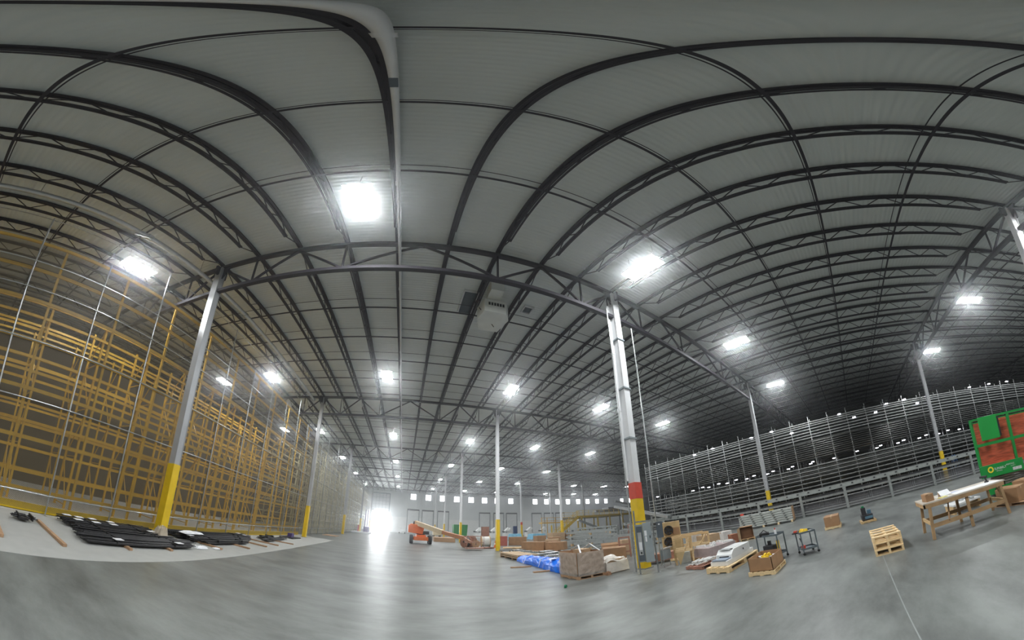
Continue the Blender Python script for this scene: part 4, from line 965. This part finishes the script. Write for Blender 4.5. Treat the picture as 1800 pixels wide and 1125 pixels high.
# open carton standing on a pallet, mouth toward the viewer
t = thing('cardboard_box', 'open-fronted brown carton on a pallet right of the rust-brown box', 'box', (12.85, 5.5, .08), -1.16)
b = MB(); w = .012; sx, sy, sz = .62, .5, .56
b.box(-sx / 2, sx / 2, sy / 2 - w, sy / 2, 0, sz); b.box(-sx / 2, -sx / 2 + w, -sy / 2, sy / 2, 0, sz); b.box(sx / 2 - w, sx / 2, -sy / 2, sy / 2, 0, sz); b.box(-sx / 2, sx / 2, -sy / 2, sy / 2, sz - w, sz); b.box(-sx / 2, sx / 2, -sy / 2, sy / 2, 0, w); b.build('carton_body', CARD, t)
MB().add([(-sx / 2, -sy / 2, .02), (-sx / 2, -sy / 2, sz), (-sx / 2 - .12, -sy / 2 - .08, sz - .05), (-sx / 2 - .12, -sy / 2 - .08, 0)], [(0, 1, 2, 3)]).build('flap', CARDL, t); MB().box(-sx / 2 + .03, sx / 2 - .03, -sy / 2 + .25, -sy / 2 + .27, .03, sz - .08).build('divider', CARDIN, t)
pallet('small pallet under the open-fronted carton', 12.85, 5.5, .7, .6, 0, .08, WOOD, -1.16)
# pallets with tubes and white machine
pallet('reddish brown pallet loaded with white fittings', 7.75, 4.85, 1.15, .62, 0, .1, COPPER, -.12)
t = thing('fitting_load', 'heap of white metal brackets on the reddish pallet', 'brackets', (7.75, 4.85, .1), -.12)
b = MB(); rnd = random.Random(2)
for _ in range(26):
    x, y, z, a, L = rnd.uniform(-.4, .4), rnd.uniform(-.2, .2), rnd.uniform(.015, .14), rnd.uniform(-.5, .5), rnd.uniform(.2, .55)
    x = max(-.5 + L / 2, min(.5 - L / 2, x)); b.cbox(x, y, z, L, .045, .02, a)
b.build('brackets', WHT, t)
pallet('long pale pallet under the white enclosure machine', 7.72, 3.83, 2.2, .66, 0, .16, WOODB, 0, n=4)
t = thing('white_machine', 'white metal machine enclosure with a sloping lid on the long pallet', 'machine', (7.72, 3.83, .16))
MB().box(-.95, .95, -.24, .26, .0, .13).build('machine_base', WHT, t, bevel=.01)
b = MB(); b.prismx([(-.62, .13), (.72, .13), (.72, .36), (-.42, .36), (-.60, .24)], -.23, .25); b.build('enclosure', WHT, t, bevel=.01)
MB().box(-.52, .2, -.15, .17, .358, .372).build('lid', WHT, t); b = MB(); b.box(-.63, -.60, -.14, .14, .14, .2); b.box(-.45, -.40, -.2, .2, .362, .376); b.build('dark_slot', DARK, t)
MB().disc((.2, -.235, .24), .025, .02, 10).build('side_knob', BLK, t); MB().box(-.96, -.62, -.2, .2, .13, .17).build('control_shelf', mat('blue_grey_metal', (.28, .34, .42), .4), t); MB().tube((-.8, .1, .15), (-.8, .1, .28), .04, 10).build('spindle', WHT, t)
MB().box(.78, .93, -.12, .12, .13, .2).build('end_bracket', PANELG, t)
# cardboard bin on pallet
pallet('pale pallet under the open cardboard bin nearest the carts', 6.58, 2.45, .98, .62, 0, .1, WOODB)
t = thing('cardboard_box', 'open cardboard bin full of yellow and white scraps on a pallet', 'box', (6.58, 2.45, .1))
b = MB(); sx, sy, sz = .9, .56, .31
b.box(-sx / 2, sx / 2, -sy / 2, -sy / 2 + w, 0, sz); b.box(-sx / 2, sx / 2, sy / 2 - w, sy / 2, 0, sz); b.box(-sx / 2, -sx / 2 + w, -sy / 2, sy / 2, 0, sz); b.box(sx / 2 - w, sx / 2, -sy / 2, sy / 2, 0, sz); b.box(-sx / 2, sx / 2, -sy / 2, sy / 2, 0, w); b.build('carton_body', CARD, t)
b = MB(); rnd = random.Random(8)
for _ in range(14): b.cbox(rnd.uniform(-.35, .35), rnd.uniform(-.2, .2), rnd.uniform(.16, .24), rnd.uniform(.1, .25), .1, .02, rnd.random() * 3)
b.build('white_scraps', PAPER, t); b = MB(); [b.cbox(rnd.uniform(-.25, .1), rnd.uniform(-.1, .15), rnd.uniform(.24, .3), rnd.uniform(.1, .25), .05, .04, rnd.random() * 3) for _ in range(6)]; b.build('yellow_scraps', YEL, t)
def cart(label, x, y, rz, L, Wd, h, m_, lean=0):
    t = thing('tool_cart', label, 'cart', (x, y, 0), rz)
    for sx in (-1, 1):
        for sy in (-1, 1): MB().beam((sx * L / 2, sy * Wd / 2, .07), (sx * L / 2, sy * Wd / 2, h), .028).build('leg', m_, t); MB().disc((sx * L / 2, sy * Wd / 2, .035), .035, .025, 10).build('caster', BLK, t)
    for z, nm in ((h - .05, 'top_tray'), (.14, 'bottom_tray')):
        b = MB(); b.box(-L / 2, L / 2, -Wd / 2, Wd / 2, z, z + .012); e = .05
        b.box(-L / 2, L / 2, -Wd / 2 - .01, -Wd / 2, z, z + e); b.box(-L / 2, L / 2, Wd / 2, Wd / 2 + .01, z, z + e); b.box(-L / 2 - .01, -L / 2, -Wd / 2, Wd / 2, z, z + e); b.box(L / 2, L / 2 + .01, -Wd / 2, Wd / 2, z, z + e); b.build(nm, m_, t)
    return t
CM = mat('cart_blue_grey', (.13, .16, .18), .45, .2, .1, 3)
cart('grey tool cart loaded with tools, standing behind the open cardboard bin', 7.85, 2.68, 1.35, .66, .42, .72, CM)
def onthing(name, label, cat, x, y, z, rz=0): return thing(name, label, cat, (x, y, z), rz)
t = onthing('tool_bag', 'black tool bag on the top tray of the loaded cart', 'bag', 7.8, 2.82, .684, .3); MB().box(-.12, .12, -.14, .14, 0, .1).build('bag_body', BLK, t, bevel=.02); MB().path([(-.08, -.1, .1), (-.04, 0, .17), (-.08, .1, .1)], .012).build('bag_handle', BLK, t)
t = onthing('spray_bottle', 'white bottle on the top tray of the loaded cart', 'bottle', 7.85, 2.5, .684); MB().tube((0, 0, 0), (0, 0, .13), .035, 10).build('bottle_body', PAPER, t); MB().tube((0, 0, .13), (0, 0, .18), .015, 8).build('cap', RED, t)
t = onthing('tool_case', 'dark tool case with red latches on the lower tray of the loaded cart', 'tool case', 7.8, 2.72, .153, 1.35); MB().box(-.16, .16, -.13, .13, 0, .26).build('case_body', DARK, t, bevel=.015); MB().box(-.12, .12, -.14, -.13, .05, .16).build('red_panel', RED, t); MB().box(-.05, .05, -.02, .02, .26, .38).build('case_handle', BLK, t)
t = onthing('yellow_tube', 'yellow cylinder standing right of the tool case on the lower tray', 'cylinder', 7.75, 2.46, .153); MB().tube((0, 0, 0), (0, 0, .36), .045, 12).build('cylinder_body', YEL, t); MB().tube((0, 0, .36), (0, 0, .38), .03, 10).build('cap', BLK, t)
cart('grey tool cart with yellow cloth on top, standing alone on open floor', 7.9, 1.68, -1.05, .42, .44, .64, CM)
crumple('yellow_cloth', 'yellow cloth bundled on the top of the lone cart', (7.92, 1.72, .604), .26, .24, .09, YEL, 'cloth', 11)
t = onthing('tool_tray', 'dark tray hooked over the left side of the lone cart top', 'tray', 7.86, 1.93, .60); MB().box(-.12, .12, -.06, .08, 0, .03).build('tray_body', DARK, t); MB().box(-.05, .1, -.03, .05, .03, .07).build('red_tool', RED, t)
tag(MB().cbox(7.97, 1.52, .607, .16, .12, .006, .4).build('paper_sheet', PAPER), 'white sheet on the top of the lone cart', 'paper')
t = onthing('hand_pump', 'red and black hand pump on the lower tray of the lone cart', 'pump', 7.82, 1.78, .153); MB().tube((0, 0, 0), (0, 0, .09), .06, 12).build('pump_body', RED, t); MB().beam((0, 0, .08), (.03, .07, .3), .02).build('pump_handle', BLK, t)
# box pallet, equipment, pallet stack
pallet('small pallet under the brown carton far out on the open floor', 11.95, 1.3, .95, .66, 0, .1, WOODB, 0.03)
carton('brown carton with sloping top corners on a pallet, alone on open floor', 11.95, 1.3, .1, .86, .6, .40, .03, tape=True)
pallet('small pallet under the black equipment', 11.35, -.13, .66, .6, 0, .08, WOOD, .1)
t = thing('floor_machine', 'black and blue machine on a small pallet right of the lone carton', 'machine', (11.35, -.13, .08), .1); MB().box(-.22, .25, -.22, .22, .0, .22).build('machine_body', DARK, t, bevel=.02); MB().box(-.2, -.05, .02, .2, .22, .5).build('tower', DARK, t, bevel=.01); b = MB(); b.box(-.24, -.22, -.2, .1, .06, .16); b.box(-.0, .2, -.2, -.05, .22, .36); b.build('blue_panel', mat('steel_blue', (.10, .20, .28), .5), t); MB().box(-.18, -.1, .06, .16, .5, .56).build('green_cap', GREENT, t)
for k in range(3):
    pallet('bright new wooden pallet, %s of the stack left of the workbench' % ['lowest', 'middle', 'topmost'][k], 6.52 + .03 * k, -.37, .62, .98, k * .135, .135, WOODB, 1.57 + .012 * k, 'stacked pallets', n=4, fr=.42)
# bench
WOODK = mat('bench_timber', (.42, .27, .14), .7, 0, .2, 4)
t = thing('workbench', 'long pale timber workbench on splayed legs at the right', 'workbench', (6.55, -2.36, 0))
Lb, Wb, Hb = 2.1, .88, .83
MB().box(-Wb / 2, Wb / 2, -Lb / 2, Lb / 2, Hb - .03, Hb).build('bench_top', mat('bench_top_pale', (.62, .56, .48), .5, 0, .1, 3), t)
b = MB(); b.box(-Wb / 2, -Wb / 2 + .035, -Lb / 2, Lb / 2, Hb - .12, Hb - .03); b.box(Wb / 2 - .035, Wb / 2, -Lb / 2, Lb / 2, Hb - .12, Hb - .03); b.box(-Wb / 2, Wb / 2, Lb / 2 - .035, Lb / 2, Hb - .12, Hb - .03); b.box(-Wb / 2, Wb / 2, -Lb / 2, -Lb / 2 + .035, Hb - .12, Hb - .03); b.build('apron', WOODK, t)
for y, s in ((.93, 1), (-.93, -1)):
    for x in (-.4, .4): MB().beam((x * 1.1, y * 1.06, 0), (x, y * .98, Hb - .05), .07, .045).build('leg', WOODK, t)
for x in (-.38, .38): MB().beam((x, 0, 0), (x, 0, Hb - .05), .07, .045).build('leg', WOODK, t)
for x in (-.43, .40): MB().beam((x, -.98, .34), (x, .98, .30), .035, .09).build('stretcher', WOODK, t)
for y in (.95, -.97): MB().beam((-.42, y, .34), (.42, y, .34), .035, .08).build('end_rail', WOOD, t)
for y in (-.97,): MB().beam((-.42, y, .36), (.0, y, .75), .03, .07).build('brace', WOOD, t)
MB().beam((-.45, .55, .32), (.4, .2, .78), .03, .07).build('brace', WOODD, t)
carton('small upright brown carton on the left end of the workbench', 6.35, -1.5, .83, .3, .2, .17, .1, m=CARD)
for i, (x, y, sx, sy, z, m_, lb) in enumerate(((6.42, -1.86, .34, .26, .002, PAPER, 'white sheet beside the carton on the workbench'), (6.4, -2.45, .42, .7, .002, PAPER, 'long white drawing spread along the middle of the workbench'), (6.4, -3.05, .5, .5, .002, PAPER, 'white sheet at the right end of the workbench'), (6.65, -2.2, .22, .34, .004, mat('lavender_sheet', (.55, .57, .72), .6), 'pale lavender folder on the workbench'))):
    tag(MB().cbox(x, y, .83 + z, sx, sy, .004, .1 * i).build('paper_sheet', m_), lb, 'paper')
t = onthing('binder', 'propped white binder standing open on the workbench', 'binder', 6.5, -1.95, .836, .2); MB().add([(-.1, -.14, 0), (-.1, .14, 0), (.05, .14, .11), (.05, -.14, .11), (-.1, -.14, .012), (-.1, .14, .012), (.05, .14, .122), (.05, -.14, .122)], [(0, 3, 2, 1), (4, 5, 6, 7), (0, 1, 5, 4), (1, 2, 6, 5), (2, 3, 7, 6), (3, 0, 4, 7)]).build('cover', PAPER, t); MB().box(.045, .055, -.14, .14, 0, .11).build('support', CARDL, t)
t = onthing('yellow_pad', 'yellow notepad on the workbench below the binder', 'notepad', 6.27, -1.83, .833, .3); MB().box(-.07, .07, -.1, .1, 0, .012).build('pad', mat('pad_yellow', (.75, .70, .25), .6), t); MB().box(-.07, .07, .08, .1, .012, .016).build('binding', YEL, t)
t = onthing('cordless_drill', 'black cordless drill at the right end of the workbench', 'drill', 6.62, -3.1, .83, .7); MB().tube((-.1, 0, .15), (.1, 0, .15), .03, 10).build('drill_body', BLK, t); MB().beam((-.04, 0, .14), (-.07, 0, .03), .035).build('grip', BLK, t); MB().box(-.11, -.02, -.04, .04, 0, .04).build('battery', DARK, t)
t = onthing('shelf_bracket_pile', 'pale brackets piled on low bearers behind the workbench', 'brackets', 8.3, -3.0, 0, .2); MB().box(-.3, .3, -.5, .5, .25, .3).build('board', WHT, t); MB().box(-.25, .25, -.5, -.42, 0, .25).build('bearer', WOOD, t); MB().box(-.25, .25, .42, .5, 0, .25).build('bearer', WOOD, t); b = MB(); [b.cbox(random.uniform(-.2, .2), random.uniform(-.4, .4), .32, .3, .05, .03, random.random() * 3) for _ in range(6)]; b.build('brackets', SILV, t)
pallet('low pallet under the brown cartons at the right edge', 7.05, -4.3, 1.1, 1.2, 0, .08, WOODD, .5)
carton('brown carton at the right edge beside the workbench leg', 6.95, -3.98, .08, .7, .5, .40, .52)
carton('brown carton at the right edge behind the first one', 7.2, -4.75, .08, .7, .55, .44, .45)
# green scissor lift
def lift():
    t = thing('scissor_lift', 'green scissor lift platform with orange mesh behind the workbench', 'scissor lift', (8.62, -4.02, -.317), math.atan2(-.93, -.50)); t.scale = (1.19, 1.19, 1.19)
    zd, zt = .86, 2.5; Lx, Dp = 3.1, 1.1           # local x runs along the photographed side, y away to the rear is negative
    s = 1
    MB().box(0.1, Lx - .1, .05, Dp - .05, zd, zd + .08).build('platform_deck', DARK, t)
    b = MB()
    for x in (0.0, 1.06, 2.1, 3.1):
        for y in (0, Dp): b.box(x - .035, x + .035, y - .035, y + .035, zd, zt if x > .5 else 2.45)
    b.build('guard_post', GRN, t)
    b = MB()
    for y in (0, Dp): b.box(0, Lx, y - .03, y + .03, 1.72, 1.8); b.box(0, Lx, y - .03, y + .03, zt - .06, zt)
    for x in (0, Lx): b.box(x - .03, x + .03, 0, Dp, 1.72, 1.8); b.box(x - .03, x + .03, 0, Dp, zt - .06, zt)
    b.build('guard_rail', GRN, t)
    b = MB(); b.box(.0, 1.2, -.06, -.03, zd + .0, zd + .34); b.build('toe_board', GRN, t, bevel=.01)
    MB().box(.22, .74, -.09, -.03, 1.86, 2.5).build('control_panel', mat('bright_green', (.01, .36, .06), .4, 0, .04, 2), t, bevel=.01); MB().box(.74, .79, -.08, -.03, 1.9, 2.42).build('panel_edge', BLK, t)
    n = MB(); n.box(.05, 1.02, .28, .30, 1.1, 2.4); n.box(1.12, 2.05, .28, .30, 1.1, 2.4); n.box(2.15, 3.05, .28, .3, 1.1, 2.4); n.build('orange_mesh', MESHO, t)
    n = MB(); n.box(.1, 1.0, .12, .9, zd + .08, zd + .3); n.build('orange_load', mat('orange_board', (.55, .14, .07), .6, 0, .25, 5), t)
    n = MB()
    for k in range(4):
        z = .57 + k * .07; n.beam((.2, .2, z), (1.6, .2, z + .06), .05); n.beam((.2, .9, z + .06), (1.6, .9, z), .05); n.beam((1.6, .2, z), (2.9, .2, z + .06), .05)
    n.build('scissor_stack', GALVD, t)
    MB().box(.05, Lx - .05, .1, Dp - .1, .36, .56).build('chassis', GRN, t)
    for x in (.4, 2.7):
        for y in (.12, Dp - .12): MB().disc((x, y, .267 + .15), .15, .14, 14, 'y').build('wheel', BLK, t)
    lg = MB().tube((.27, -.062, zd + .20), (.27, -.072, zd + .20), .085, 20).build('round_logo', mat('logo_yellow', (.85, .75, .05), .5), t)
    MB().tube((.27, -.073, zd + .20), (.27, -.076, zd + .20), .045, 16).build('logo_centre', GRN, lg)
    def text(s_, x, z, size, m_=PAPER):
        cu = bpy.data.curves.new('lettering', 'FONT'); cu.body = s_; cu.size = size; cu.extrude = .003; cu.materials.append(m_)
        tmp = bpy.data.objects.new('tmp', cu); COL.objects.link(tmp); bpy.context.view_layer.update()
        me = bpy.data.meshes.new_from_object(tmp.evaluated_get(bpy.context.evaluated_depsgraph_get())); bpy.data.objects.remove(tmp)
        o = bpy.data.objects.new('lettering', me); COL.objects.link(o); o.parent = t; o.location = (x, -.064, z); o.rotation_euler = (math.radians(90), 0, 0)
    text('SUNBELT', .37, zd + .17, .085); text('RENTALS', .42, zd + .115, .04); text('RENTALS', .72, zd + .22, .055); text('SUNBELT', .84, zd + .17, .032)
    MB().box(.88, 1.13, -.068, -.06, zd + .05, zd + .13).build('number_plate', mat('plate_grey_white', (.62, .66, .66), .5, 0, .2, 20), t)
lift()
# green tape on the floor
t = thing('tape_roll', 'small dark green tape roll lying alone on the open floor', 'tape roll', (4.2, 6.93, 0), .5); MB().ring((0, 0, .045), .045, .025, .05, 16, 'y').build('roll', GREENT, t); MB().box(-.05, -.02, -.02, .03, 0, .02).build('loose_end', GREENT, t)
